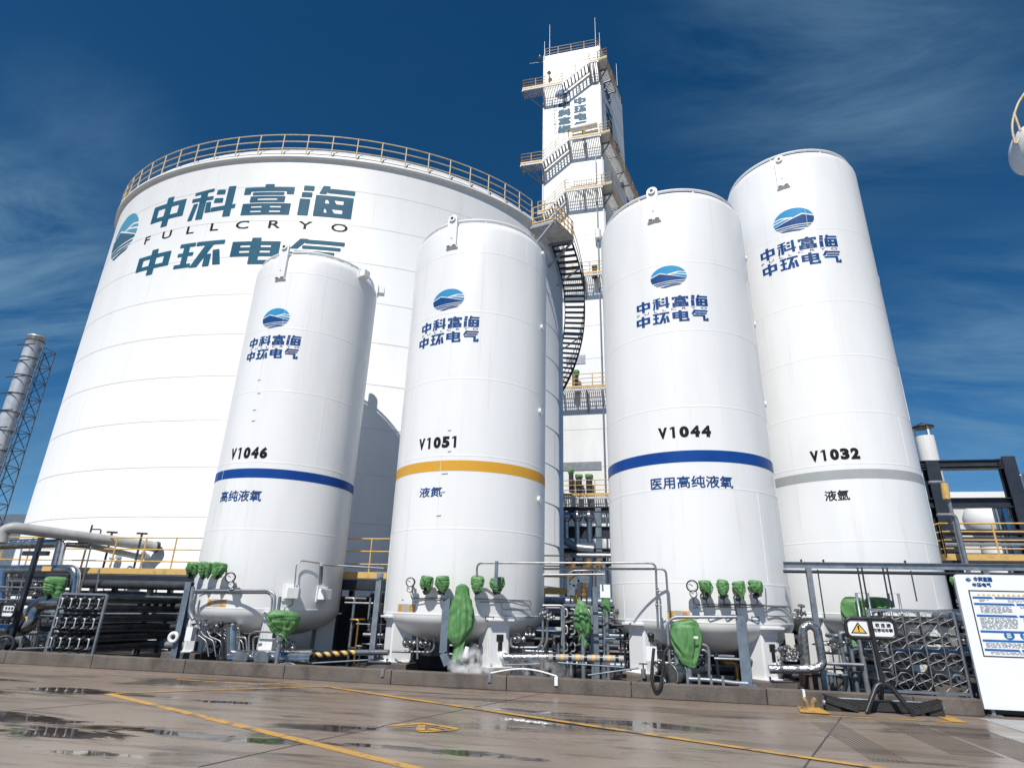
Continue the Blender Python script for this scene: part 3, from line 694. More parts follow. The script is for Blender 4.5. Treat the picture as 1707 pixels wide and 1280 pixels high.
# spiral stair climbing the right side
TH0, TH1, ZT, ZB = R(79), R(225), 20.15, 1.4
NST = 94
b = MB(); bs = MB(); br = MB(); bb = MB()
ri, ro = gr+0.16, gr+1.28
inner = []; outer = []
for k in range(NST):
    f = k/(NST-1); th = TH0+(TH1-TH0)*f; z = ZT+(ZB-ZT)*f; d = R(0.62)
    q = [gp(th-d, ri, z), gp(th-d, ro, z), gp(th+d, ro, z), gp(th+d, ri, z)]
    b.hexa([p-Vector((0, 0, 0.045)) for p in q], q, darkst)
    inner.append(gp(th, ri-0.02, z)); outer.append(gp(th, ro+0.02, z))
st = b.build('spiral_stair', big)
for pts in (inner, outer):
    bs = MB()
    for p, q in zip(pts[:-1], pts[1:]): bs.beam(p, q, 0.04, 0.22, darkst)
    bs.build('stringer', st)
for k in range(0, NST, 6):
    p = outer[k]; br.tube([p, p+Vector((0, 0, 1.05))], 0.022, darkst, 6)
for hh in (0.55, 1.05): br.tube([p+Vector((0, 0, hh)) for p in outer], 0.022, darkst, 6)
for k in range(4, NST, 12):
    bb = MB(); f = k/(NST-1); th = TH0+(TH1-TH0)*f
    bb.beam(outer[k]-Vector((0, 0, 0.1)), gp(th-R(0.5), gr+0.01, outer[k].z-1.15), 0.07, 0.07, galv)
    bb.beam(outer[k]-Vector((0, 0, 0.12)), gp(th, gr+0.01, outer[k].z-0.12), 0.06, 0.08, galv)
    bb.build('bracket', st)
br.build('handrail', st)
# landing at the head of the stair
b = MB(); ths = [R(68+k) for k in range(0, 11)]
i0 = [gp(a, gr+0.15, GZ-0.35) for a in ths]; o0 = [gp(a, gr+1.45, GZ-0.35) for a in ths]
for k in range(len(ths)-1):
    q = [i0[k], o0[k], o0[k+1], i0[k+1]]; b.hexa([p-Vector((0, 0, 0.08)) for p in q], q, deckm)
for a in (ths[0], ths[-1]):
    b.beam(gp(a, gr+1.45, GZ-0.48), gp(a, gr+0.02, GZ-1.9), 0.10, 0.10, galv); b.beam(gp(a, gr+1.45, GZ-0.5), gp(a, gr+0.02, GZ-0.5), 0.10, 0.14, galv)
ld = b.build('landing', big)
b = MB()
edge = [gp(ths[0], gr+0.2, GZ-0.35)]+o0
for f in (0.08, 0.4, 0.72, 1.08): b.tube([p+Vector((0, 0, f)) for p in edge], 0.03 if f > 0.1 else 0.05, yellow, 6)
for p in edge[::2]+[edge[-1]]: b.tube([p, p+Vector((0, 0, 1.08))], 0.032, yellow, 6)
b.build('guard_rail', ld)
for px, py in ((200, 926), (246, 926)):
    p = oncyl(px, py, gc, gr); n = Vector((p.x-gc[0], p.y-gc[1], 0)).normalized()
    b = MB(); b.cyl(p-n*0.05, p+n*0.3, 0.11, white, 20); b.cyl(p+n*0.3, p+n*0.36, 0.17, white, 20)
    b.build('nozzle', big)
bpy.context.view_layer.update()
def _oval(o):
    for c_ in o.children: _oval(c_)
    if o.type == 'MESH':
        for v_ in o.data.vertices: v_.co = to_oval(v_.co)
        o.data.update()
_oval(big)

# ================================================================== COLD BOX TOWER
TL_, TC_ = Vector((-6.96, 45.23, 0)), Vector((-1.38, 44.98, 0))
e1 = (TC_-TL_).normalized(); WF = (TC_-TL_).length; e2 = Vector((0.262, 0.965, 0)).normalized(); DR = 8.4
nF = Vector((e1.y, -e1.x, 0)); nR = Vector((e2.y, -e2.x, 0)); TZ = 55.5
if nF.y > 0: nF = -nF
if nR.x < 0: nR = -nR
def tf(px, py, off=0.0):
    o = TL_+nF*off; d = ray(px, py); t = (o-CAM).dot(nF)/d.dot(nF); p = CAM+d*t; return (p-o).dot(e1), p.z
def tr(px, py, off=0.0):
    o = TC_+nR*off; d = ray(px, py); t = (o-CAM).dot(nR)/d.dot(nR); p = CAM+d*t; return (p-o).dot(e2), p.z
def F(s, z, off=0.0): return TL_+e1*s+nF*off+Vector((0, 0, z))
def Rr(s, z, off=0.0): return TC_+e2*s+nR*off+Vector((0, 0, z))
tower = thing('tower', 'tall square white industrial tower with yellow-railed platforms and stairs around it', 'tower', tuple(TL_))
b = MB(); cr = [TL_, TC_, TC_+e2*DR, TL_+e2*DR]
b.hexa(cr, [p+Vector((0, 0, TZ)) for p in cr], cladw)
for z in [3.0*k for k in range(1, 19)]:                        # cladding joints, a little proud
    b.beam(F(0.02, z, 0.006), F(WF-0.02, z, 0.006), 0.012, 0.03, seamm); b.beam(Rr(0.02, z, 0.006), Rr(DR-0.02, z, 0.006), 0.012, 0.03, seamm)
b.build('body', tower)
b = MB()
for p in (F(0.0, 0, 0.05), F(WF, 0, 0.05), Rr(0.12, 0, 0.05)):
    b.beam(p, p+Vector((0, 0, TZ)), 0.12, 0.12, seamm, up=(0, 1, 0))
b.build('corner_trim', tower)
def rail_path(b, pts, h, mt, n=3, sp=1.4, t=0.035, posts=True):
    pts = [Vector(p) for p in pts]
    for k in range(1, n+1):
        b.tube([p+Vector((0, 0, h*k/n)) for p in pts], t*0.85, mt, 6)
    for a, c in zip(pts[:-1], pts[1:]):
        m_ = max(1, round((c-a).length/sp))
        for i in range(m_+1):
            q = a+(c-a)*(i/m_); b.tube([q, q+Vector((0, 0, h))], t, mt, 6)
def deck(b, by, base, a, c, w, nrm, z):
    """a..c along the face, width w, on normal nrm; deck plus yellow toe board plus braces"""
    p0, p1 = base(a, z), base(c, z)
    q = [p0, p1, p1+nrm*w, p0+nrm*w]
    ns = max(3, int((p1-p0).length/0.16))                    # open grating: bars with gaps, light falls through
    for i in range(ns):
        u = p0+(p1-p0)*((i+0.5)/ns); b.beam(u+nrm*0.02, u+nrm*(w-0.02), 0.075, 0.05, deckm)
    b.beam(p0+nrm*w-Vector((0, 0, 0.19)), p1+nrm*w-Vector((0, 0, 0.19)), 0.10, 0.16, deckm)
    n = max(2, round((p1-p0).length/2.2))
    for i in range(n+1):
        u = p0+(p1-p0)*(i/n)
        b.beam(u-Vector((0, 0, 0.22)), u+nrm*w-Vector((0, 0, 0.22)), 0.08, 0.16, galv)
        foot = base(max(a+(c-a)*i/n, 0.05), z-w*1.15-0.3)+nrm*0.03
        if i % 2 == 0 or n < 3: b.beam(u+nrm*(w-0.1)-Vector((0, 0, 0.3)), foot, 0.10, 0.10, galv)
    by.beam(p0+nrm*(w+0.02)+Vector((0, 0, 0.05)), p1+nrm*(w+0.02)+Vector((0, 0, 0.05)), 0.03, 0.17, yellow)
def stair(b, by, s0, z0, s1, z1, off0, off1):
    n = max(4, int(abs(z1-z0)/0.24))
    for i in range(n):
        f = (i+0.5)/n; s = s0+(s1-s0)*f; z = z0+(z1-z0)*f
        b.beam(F(s, z, off0+0.04), F(s, z, off1-0.04), 0.15, 0.035, galv, up=(0, 0, 1))
    for off in (off0, off1): b.beam(F(s0, z0-0.1, off), F(s1, z1-0.1, off), 0.05, 0.28, deckm)
    pts = [F(s0, z0, off1), F(s1, z1, off1)]; rail_path(by, pts, 1.05, palerail, 3, 1.6)
def platform(spec):
    b, by = MB(), MB(); W = 1.25
    for kind, *q in spec:
        if kind == 'F':                                # landing on the front face
            a, c, z = q; deck(b, by, F, a, c, W, nF, z)
            pts = [F(a, z, W), F(c, z, W)]
            if a < -0.5: pts = [F(a, z, 0)]+pts
            rail_path(by, pts, 1.1, yellow, 3, 1.3)
        elif kind == 'R':
            a, c, z = q; W2 = 0.85; deck(b, by, Rr, a, c, W2, nR, z); rail_path(by, [Rr(a, z, W2), Rr(c, z, W2)]+([Rr(c, z, 0)] if c > DR else []), 1.1, yellow, 3, 1.5)
        elif kind == 'C':                              # the corner square between front and right decks
            z = q[0]; p = F(WF, z); v = [p, p+nF*W, p+nF*W+nR*0.95, p+nR*0.85]
            b.hexa([u-Vector((0, 0, 0.12)) for u in v], v, deckm)
            by.beam(v[1]+Vector((0, 0, 0.05)), v[2]+Vector((0, 0, 0.05)), 0.03, 0.17, yellow); by.beam(v[2]+Vector((0, 0, 0.05)), v[3]+Vector((0, 0, 0.05)), 0.03, 0.17, yellow)
            rail_path(by, [v[1], v[2], v[3]], 1.1, yellow, 3, 1.2)
        elif kind == 'S': stair(b, by, *q, 0.25, W)
    o = b.build('platform', tower); by.build('guard_rail', o)
W_ = 1.25
z1l = tf(904, 143, W_)[1]; z1r = tf(995, 100, W_)[1]
sa, sb, sc_ = tf(871, 150, W_)[0], tf(937, 137, W_)[0], tf(982, 102, W_)[0]
platform([('F', sa, sb, z1l), ('S', sb, z1l, sc_, z1r), ('F', sc_, WF, z1r), ('C', z1r), ('R', 0, 3.0, z1r)])
z2l = tf(886, 271, W_)[1]; z2r = tf(985, 225, W_)[1]
sa, sb, sc_ = tf(868, 274, W_)[0], tf(903, 268, W_)[0], tf(948, 231, W_)[0]
platform([('F', sa, sb, z2l), ('S', sb, z2l, sc_, z2r), ('F', sc_, WF, z2r), ('C', z2r), ('R', 0, 11.0, z2r)])
z3 = tf(990, 310, W_)[1]; sb, sc_ = tf(908, 352, W_)[0], tf(942, 318, W_)[0]; z3l = tf(908, 352, W_)[1]
platform([('S', sb, z3l, sc_, z3), ('F', sc_, WF, z3), ('C', z3), ('R', 0, 7.0, z3)])
platform([('F', -0.2, sb, z3l)])
for px, py in ((975, 456), (975, 645), (975, 825)):
    z = tf(px, py, W_)[1]; platform([('F', 0, WF+0.2, z)])
# roof rail, lightning rods, floodlights
b = MB(); rail_path(b, [F(0.1, TZ, -0.1), F(WF-0.1, TZ, -0.1), Rr(DR-0.2, TZ, -0.1)], 1.15, palerail, 3, 1.3); b.build('roof_rail', tower)
for s, off, h in ((0.55, -0.15, 4.6), (WF-0.25, -0.15, 4.3), (0.05, 0.1, 2.0), (WF+0.15, -0.3, 2.2)):
    b = MB(); b.tube([F(s, TZ-0.4, off), F(s, TZ+h, off)], [0.05, 0.03], galv, 6); b.build('lightning_rod', tower)
b = MB(); p = Rr(2.6, z1r, 1.1); b.tube([p, p+Vector((0, 0, 3.0))], 0.03, galv, 6); b.build('lightning_rod', tower)
b = MB(); b.tube([F(0, tf(905, 104)[1], 0.0), F(-1.5, tf(905, 104)[1]-0.1, 0.2)], 0.03, galv, 6); b.build('arm', tower)
for s, z in ((-0.4, TZ-0.4), (0.6, z1l+2.6)):
    b = MB(); b.tube([F(s, z-1.4 if s > 0 else z, 0.05), F(s, z, 0.35)], 0.04, darkst, 6); b.lathe((F(s, z, 0.4).x, F(s, z, 0.4).y), [(0.05, z+0.2), (0.22, z-0.15), (0.02, z-0.1)], chrome, 12); b.build('floodlight', tower)
# writing down the tower
MF = planemap(TL_, e1, (0, 0, 1), nF); MR = planemap(TC_, e2, (0, 0, 1), nR)
sA, zA = tf(941, 175); sB, zB = tf(941, 222); sC, zC = tf(966, 172); sD, zD = tf(966, 216)
def column(names, s, w, zt, zb_):
    n = len(names); h = (zt-zb_)/(n+0.22*(n-1)); res = []
    for i, g in enumerate(names): z = zt-i*h*1.22; res += glyph_polys(g, s-w/2, z-h, w, h)
    return res
wch = tf(977, 195)[0]-tf(957, 195)[0]
zt1, zb1 = tf(940, 170)[1], tf(941, 221)[1]; zt2, zb2 = tf(966, 163)[1], tf(966, 215)[1]
cols = column(ROW1, tf(941, 195)[0], wch, zt1, zb1)+column(ROW2, tf(967, 190)[0], wch, zt2, zb2)
eng = []
for i, ch in enumerate('FULLCRYO'):
    z = zt1-0.2-(zt1-zb1-0.3)*i/7.6; s = tf(926, 195)[0]; eng += text_polys(ch, s-0.16, s+0.16, z-0.35, z, bold=0.0)
lay('company_lettering', [(heavy(cols, 0.07), inkteal), (eng, inkteal)], MF, 0, tower, eps=0.012)
s0, z0 = tf(938, 157); ww = tf(951, 157)[0]-tf(926, 157)[0]
e = emblem_polys(s0, z0, ww, abs(tf(938, 165)[1]-tf(938, 149)[1])); lay('emblem', [(e['light'], inklight), (e['dark'], inkblue)], MF, 0, tower, eps=0.012)
wr = 2.0
cols = column(ROW1, 3.0, wr, zt1+1.0, zb1+1.2)+column(ROW2, 5.6, wr, zt2-1.6, zb2-1.2)
lay('company_lettering', [(heavy(cols, 0.08), inkteal)], MR, 0, tower, eps=0.012)
e = emblem_polys(2.6, zt1+3.0, 2.4, 2.6); lay('emblem', [(e['light'], inklight), (e['dark'], inkblue)], MR, 0, tower, eps=0.012)
# recessed valve openings with equipment behind the rails
for (x0, y0, x1, y1) in ((950, 296, 994, 306), (944, 594, 976, 606), (938, 771, 1003, 783)):
    sa, za = tf(x0, y0); sb2, zb_ = tf(x1, y1)
    b = MB(); b.beam(F(sa, (za+zb_)/2, 0.02), F(sb2, (za+zb_)/2, 0.02), 0.05, abs(za-zb_), galv); b.build('recess_panel', tower)
b = MB(); q0, q1 = tf(952, 221, 0.5), tf(996, 211, 0.5)
b.cyl(F(q0[0], q0[1]+0.3, 0.5), F(q1[0], q1[1]+0.3, 0.5), 0.33, cladw, 16); b.build('insulated_pipe', tower)
b = MB()
for k in range(10):
    s, z = tf(957+4*k, 309-0.6*k, 0.6); b.tube([F(s, z-0.2, 0.6), F(s+0.06, z+0.5, 0.6)], 0.05, chrome, 6)
b.build('valve_row', tower)
b = MB(); s, z = tf(1000, 400, 0.15)
b.cyl(F(s-0.15, z, 0.35), F(s-0.15, z+0.9, 0.35), 0.28, cladw, 14); b.tube([F(s-0.15, z+0.9, 0.3), F(s-0.15, z+9, 0.3)], 0.05, galv, 8); b.tube([F(s-0.15, 2, 0.3), F(s-0.15, z, 0.3)], 0.05, galv, 8)
b.build('drop_pipe', tower)

# ================================================================== SMALL BUILDERS
def pipe(parent, pts, r, mt, bend=0.0, name='pipe', seg=12):
    b = MB(); b.tube(pts, r, mt, seg, bend); return b.build(name, parent)
STY = {'drape': [(0, .78), (.04, .93), (.12, 1.0), (.4, 1.0), (.62, .92), (.82, .74), (1, .52)],
       'bag': [(0, .30), (.03, .44), (.12, .60), (.28, .82), (.45, .98), (.58, 1.0), (.70, .86), (.78, .52), (.81, .26), (.84, .28), (.92, .42), (1, .40)],
       'tall': [(0, .40), (.02, .50), (.12, .56), (.25, .74), (.40, .94), (.55, 1.0), (.70, .95), (.78, .70), (.815, .34), (.84, .27), (.88, .40), (.95, .50), (1, .48)],
       'tri': [(0, .62), (.06, .90), (.18, 1.0), (.4, .90), (.65, .62), (.82, .34), (.9, .24), (1, .34)],
       'round': [(0, .62), (.06, .86), (.2, .98), (.5, 1.0), (.75, .88), (.9, .72), (1, .58)]}
CG = 'green tarpaulin covers tied over valves'
def cover(p, wpx, hpx, style, label, seed, depth=0.8, fold=0.17, skew=0.0, mt=None, under=True):
    if hpx < 30: wpx *= .88; hpx *= .88
    p = Vector(p); s = pxm(p); w, h = wpx*s, hpx*s; rg = random.Random(seed)
    prof = STY[style]; big_ = hpx > 40; seg = 110; nr = 48; vs = []; tied = style in ('bag', 'tall', 'tri')
    ph = [rg.uniform(0, 6.28) for _ in range(9)]; vdir = Vector((p.x, p.y, 0)).normalized(); side = Vector((vdir.y, -vdir.x, 0))
    npl = 11 if tied else 8
    pleats = [(2*math.pi*(k+rg.uniform(-.35, .35))/npl, rg.uniform(-1.0, 1.0)*(0.5 if tied else 1.4), rg.uniform(.10, .20), rg.uniform(.5, 1.2), rg.uniform(0, .35), rg.uniform(.65, 1.1)) for k in range(npl)]
    creases = [(rg.uniform(.12, .8), rg.uniform(-.9, .9), rg.uniform(0, 6.28), rg.uniform(.03, .05), rg.uniform(.5, 1)) for _ in range(5 if big_ else 4)]
    def rad(t):
        for (a, ra), (c, rc_) in zip(prof[:-1], prof[1:]):
            if a <= t <= c:
                f = (t-a)/(c-a); f = f*f*(3-2*f); return ra+(rc_-ra)*f
        return prof[-1][1]
    wd = lambda d: (d+math.pi) % (2*math.pi)-math.pi
    for i in range(nr+1):
        t = i/nr; ra = rad(t)
        for k in range(seg):
            a = 2*math.pi*k/seg; g = 0.0
            for a0, dr, wv, amp, t0, t1 in pleats:                 # narrow pleats wander down the cloth
                d = wd(a-a0-dr*(t-.5)-.12*math.sin(5*t+a0)); on_ = max(0.0, min(1.0, (t-t0)/.2))*max(0.0, min(1.0, (t1-t)/.12+.35))
                g += amp*on_*(math.exp(-(d/wv)**2)-0.55*math.exp(-((d-2.1*wv)/(1.4*wv))**2))
            for tc_, sl_, ac, wv, amp in creases:                   # a few slanting creases
                d = t-tc_-sl_*.22*math.sin(a-ac); g += amp*.55*math.exp(-(d/wv)**2)*max(0.0, math.cos((a-ac)*.8))
            f = 1-fold*1.25*g+0.07*math.sin(2*a+ph[5]+2*t)*math.sin(4.0*t+ph[6])+0.05*math.sin(3*a+ph[1])
            ca, sa = math.cos(a), math.sin(a); q_ = 1.0 if tied else (abs(ca)**3+abs(sa)**3)**(-1/3.0)*0.93
            rr = ra*f*q_; hem = (0.13*math.sin(a+ph[7])+0.10*math.sin(2*a+ph[2])+0.06*math.sin(3*a+ph[4]))*h*t*t-0.05*h*g*t*t
            top_ = 0.05*h*math.sin(a+ph[2])*(1-t)
            vs.append(p+side*(rr*w/2*ca+skew*w*(t-0.5))+vdir*(rr*w/2*depth*sa)+Vector((0, 0, h/2-t*h+hem+top_)))
    fs = [(i*seg+k, (i+1)*seg+k, (i+1)*seg+(k+1) % seg, i*seg+(k+1) % seg) for i in range(nr) for k in range(seg)]
    vs.append(p+Vector((0, 0, h/2-0.01*h))); top = len(vs)-1
    fs += [(top, k, (k+1) % seg) for k in range(seg)]
    b = MB(); b.addf(vs, fs, mt or greent, True)
    o = b.build('valve_cover'); tag(o, label, 'tarpaulin', CG)
    if style in ('bag', 'tall'):
        tn = [t for t, r_ in prof if r_ < 0.3 and t > 0.5][0]; rr = 0.30*w/2; zc = h/2-tn*h
        b = MB(); b.tube([p+side*(skew*w*(tn-.5)+rr*math.cos(a_))+vdir*(rr*depth*math.sin(a_))+Vector((0, 0, zc)) for a_ in [2*math.pi*k/20 for k in range(21)]], 0.014, blackm, 6, cap=False); b.build('tie_cord', o)
    return o
def gauge(parent, p, r, n):
    p, n = Vector(p), Vector(n).normalized()
    b = MB(); b.cyl(p-n*0.07, p, r, blackm, 24); b.ring(p, n, r*0.94, r*0.14, blackm, 24, 6); b.cyl(p-n*0.22, p-n*0.07, r*0.35, chrome, 10)
    g = b.build('gauge', parent)
    b = MB(); b.cyl(p+n*0.003, p+n*0.008, r*0.84, dialm, 24); u = n.cross(Vector((0, 0, 1))).normalized()
    b.beam(p+n*0.011-u*r*0.1, p+n*0.011+u*r*0.5+Vector((0, 0, r*0.35)), 0.012, 0.004, blackm, up=n)
    for k in range(9):
        a = -0.7+math.pi*1.45*k/8+0.0; d = u*math.cos(a)+Vector((0, 0, 1))*math.sin(a)
        b.beam(p+n*0.0105+d*r*0.62, p+n*0.0105+d*r*0.76, 0.008, 0.003, blackm, up=n)
    b.build('dial', g); return g
def valve(parent, p, s, ax=(1, 0, 0), mt=None, wheel=True, up=(0, 0, 1)):
    """a small flanged valve with stem and handwheel"""
    p, ax, up = Vector(p), Vector(ax).normalized(), Vector(up); mt = mt or chrome
    b = MB(); b.sphere(p, s*0.42, mt, 12); b.cyl(p-ax*s*0.75, p+ax*s*0.75, s*0.22, mt, 10)
    for g in (-0.62, 0.62): b.cyl(p+ax*s*(g-0.07), p+ax*s*(g+0.07), s*0.42, mt, 14)
    b.cyl(p, p+up*s*1.15, s*0.13, mt, 8); v = b.build('valve', parent)
    if wheel:
        b = MB(); q = p+up*s*1.15; b.ring(q, up, s*0.5, s*0.08, darkst, 18, 6)
        x = up.orthogonal().normalized(); y = up.cross(x)
        for d in (x, y): b.beam(q-d*s*0.48, q+d*s*0.48, s*0.09, s*0.09, darkst, up=up)
        b.build('handwheel', v)
    return v
def nrm_at(T, p): c = TK[T][0]; return Vector((p[0]-c[0], p[1]-c[1], 0)).normalized()

# ================================================================== FITTINGS ON THE TANKS
def fit(T, t, gs, tubes):
    c, r = TK[T]
    for (px, py, rp) in gs:
        p = oncyl(px, py, c, r+0.34); gauge(t, p, rp*pxm(p), nrm_at(T, p)*0.55+(Vector((0, 0, 1.6))-Vector((p.x, p.y, p.z))).normalized()*0.6)
        q = oncyl(px+4, py+4, c, r-0.02); pipe(t, [p-nrm_at(T, p)*0.1, q], 0.022, chrome, 0, 'gauge_stem', 8)
    for off, rad_, pts in tubes:
        pipe(t, [oncyl(x, y, c, r+off) for x, y in pts], rad_, chrome, 0.06, 'instrument_tube', 8)
fit('A', tA, [(384, 962, 8), (385, 974.5, 5)], [(0.06, 0.012, [(325, 983), (352, 981), (383, 983), (384, 976)]), (0.06, 0.012, [(330, 988), (360, 984), (390, 985)]), (0.10, 0.016, [(474, 1040), (474, 1012), (487, 1009), (490, 990), (494, 942), (502, 934), (530, 938), (556, 943)])])
fit('B', tB, [(684, 970, 7.5), (683, 981.5, 5)], [(0.05, 0.012, [(683, 985), (687, 997), (735, 996), (742, 1003)]), (0.07, 0.012, [(690, 1003), (715, 999), (742, 999)]), (0.05, 0.012, [(792, 998), (840, 999), (884, 1001), (885, 1009)]), (0.07, 0.012, [(800, 1003), (850, 1003), (878, 1010)]),
   (0.05, 0.010, [(836, 1004), (836, 1015), (884, 1016)]), (0.05, 0.010, [(836, 1018), (836, 1026), (890, 1028)])])
fit('C', tC, [(1154, 976.5, 9.5), (1156, 989.5, 6)], [(0.05, 0.012, [(1155, 996), (1157, 1008), (1200, 1006), (1276, 1008)]), (0.07, 0.012, [(1155, 1013), (1170, 1011), (1240, 1012), (1277, 1010), (1316, 1012)]), (0.05, 0.012, [(1276, 980), (1278, 1026), (1312, 1027)]), (0.05, 0.012, [(1280, 1009), (1316, 1010), (1318, 1022)])])
def on(T, x, y, off): return oncyl(x, y, TK[T][0], TK[T][1]+off)
# valve bodies and stems below the covers; hoses meeting at the trough
for T, t, lst in (('A', tA, [(323, 950), (342, 950), (366, 950)]), ('B', tB, [(712, 974), (736, 974), (797, 974), (828, 974)]), ('C', tC, [(1176, 981), (1205, 980), (1231, 983), (1260, 979)])):
    for x, y in lst:
        p = on(T, x, y, 0.26); n = nrm_at(T, p)
        b = MB(); b.cyl(p-Vector((0, 0, 0.20)), p+Vector((0, 0, 0.10)), 0.05, darkst, 10); b.beam(p-n*0.27, p, 0.05, 0.05, darkst); b.sphere(p-Vector((0.03, 0, 0.17)), 0.06, darkst, 10); b.cyl(p-Vector((0.09, 0, 0.16)), p-Vector((-0.10, 0, 0.15)), 0.03, chrome, 8)
        b.build('valve_body', t)
        if T == 'C':
            q = on('C', 1227, 1020, 0.16); pipe(t, [p-Vector((0, 0, 0.18)), p-Vector((0, 0, 0.36)), q+Vector((0, 0, 0.16)), q, q-Vector((0, 0, 0.25))], 0.014, rubber, 0.14, 'hose', 8)
def label_plate(T, t, x0, y0, x1, y1, kind):
    c, r = TK[T]; u0, z1 = uv(T, x0, y0); u1, z0 = uv(T, x1, y1); M = cylmap(c, r)
    if kind == 'hazard':
        w = u1-u0; h = z1-z0; pl_ = [(rc(u0, z0, u0+w*.34, z1), 0), (rc(u0+w*.34, z0, u0+w*.62, z1), 1), (rc(u0+w*.62, z0, u1, z1), 0)]
        marks = [rc(u0+w*.05, z0+h*(.15+.2*k), u0+w*(.25+.04*(k % 2)), z0+h*(.22+.2*k)) for k in range(4)]+[rc(u0+w*.67, z0+h*(.15+.2*k), u0+w*(.92-.05*(k % 2)), z0+h*(.22+.2*k)) for k in range(4)]
        lay('hazard_label', [([p for p, k in pl_ if k == 0], labelor), ([p for p, k in pl_ if k == 1], greyband)], M, 0.12, t)
        lay('label_print', [([[(u, z) for u, z in m_] for m_ in marks], boardg)], M, 0.12, t, eps=0.008)
    else:
        lay('name_plate', [([rc(u0, z0, u1, z1)], darkst)], M, 0.12, t); d = (u1-u0)*0.1
        lay('plate_print', [([rc(u0+d, z0+d, u1-d, z1-d)], dialm)], M, 0.12, t, eps=0.008)
label_plate('A', tA, 347, 998, 376, 1012, 'hazard'); label_plate('B', tB, 664, 1006, 692, 1020, 'hazard'); label_plate('C', tC, 1112, 1017, 1151, 1033, 'hazard')
label_plate('B', tB, 809, 1027, 823, 1035, 'plate'); label_plate('C', tC, 1252, 1027, 1266, 1035, 'plate')
def scuff(T, t, lst):
    M = cylmap(*TK[T])
    for x, y, w in lst:
        u, z = uv(T, x, y); s = 0.018
        lay('scuff_mark', [([[(u-w*s/2, z-.012), (u+w*s/2, z-.004), (u+w*s*.6, z+.022), (u-w*s*.4, z+.016)]], boardg)], M, 0.1, t)
scuff('A', tA, [(432, 634, 6), (431, 656, 6), (424, 684, 6), (422, 702, 6)]); scuff('B', tB, [(749, 718, 5), (749, 753, 5), (741, 790, 9), (737, 821, 8), (731, 860, 7), (671, 1000, 4)])

# covers
def C(T, x, y, off=0.30): return on(T, x, y, off)
cover(C('A', 322, 948), 26, 24, 'drape', 'small green cover leftmost of three on tank V1046', 11)
cover(C('A', 343, 949), 26, 26, 'drape', 'small green cover in the middle of three on tank V1046', 12)
cover(C('A', 366, 949), 26, 24, 'drape', 'small green cover rightmost of three on tank V1046, beside the gauge', 13)
cover(at(472, 1042, 14.05), 58, 44, 'tri', 'wide green cover hanging to a point in front of tank V1046', 14, depth=0.5, fold=0.2)
cover(C('B', 711, 972), 26, 26, 'drape', 'small green cover next to the gauge on tank V1051', 15, skew=-0.1)
cover(C('B', 737, 973), 28, 27, 'drape', 'small green cover second from the gauge on tank V1051', 16)
cover(C('B', 796, 972), 26, 27, 'round', 'small green cover just right of the pipe bend on tank V1051', 17)
cover(C('B', 829, 974), 29, 25, 'drape', 'small green cover rightmost on tank V1051, under the bracket', 18)
cover(at(769, 1031, 14.08), 45, 100, 'tall', 'tall green bag cover tied at the bottom in front of tank V1051', 19, depth=0.55, fold=0.16)
cover(at(971, 1034, 15.1), 32, 62, 'bag', 'green bag tied at the neck between tanks V1051 and V1044', 20, depth=0.6, fold=0.2)
cover(at(1011, 1008, 15.3), 14, 30, 'round', 'narrow green cover close to the left edge of tank V1044', 21)
cover(C('C', 1177, 979), 26, 25, 'drape', 'small green cover next to the gauge on tank V1044', 22, skew=0.2)
cover(C('C', 1205, 978), 23, 26, 'round', 'small green cover second from the gauge on tank V1044', 23)
cover(C('C', 1232, 981), 26, 27, 'drape', 'small green cover third from the gauge on tank V1044', 24)
cover(C('C', 1260, 977), 28, 22, 'round', 'small green cover farthest from the gauge on tank V1044', 25)
gcov = cover(at(1144, 1066, 14.1), 50, 60, 'round', 'large green cover over a valve in front of tank V1044', 26, depth=0.55, fold=0.14, skew=0.12)
p = at(1160, 1062, 13.86); b = MB(); b.box(p, (0.09, 0.01, 0.045), boardw, 0.1); b.build('white_patch', gcov)
cover(at(1424, 1030, 15.3), 36, 62, 'drape', 'green cover left of the finned evaporator below tank V1032', 27, depth=0.6, fold=0.2, skew=-0.15)
cover(at(1464, 1008, 15.6), 50, 26, 'round', 'wide green and dark cover behind the top of the finned evaporator', 28, fold=0.16)
cover(at(1591, 968, 15.9), 15, 15, 'round', 'small green cover beside the upper corner of the notice board', 29)
lc = cover(at(90, 981, 14.75), 34, 36, 'drape', 'green cover slipping off a dark pipe bend at the left end', 30, depth=0.5, fold=0.2, skew=0.1)
def tcov(px, py, w, h, label, seed):
    s, z = tf(px, py, 0.7); p = F(s, z, 0.7); cover(p, w, h, 'round', label, seed)
    b = MB(); b.cyl(p-Vector((0, 0, 1.3*h/10)), p, w*pxm(p)*0.33, darkst, 12); b.build('covered_valve', tower)
tcov(959, 622, 16, 11, 'green cover over a valve on the tower platform by the stair foot', 31)
tcov(991, 446, 12, 8, 'green cover on the tower platform next to tank V1044', 32)
tcov(952, 786, 12, 12, 'leftmost of three green covers on the lowest tower platform', 33)
tcov(965, 795, 15, 11, 'middle of three green covers on the lowest tower platform', 34)
tcov(982, 795, 16, 11, 'rightmost of three green covers on the lowest tower platform', 35)
tcov(973, 221, 8, 7, 'tiny green cover on the tower platform below the painted lettering', 36)

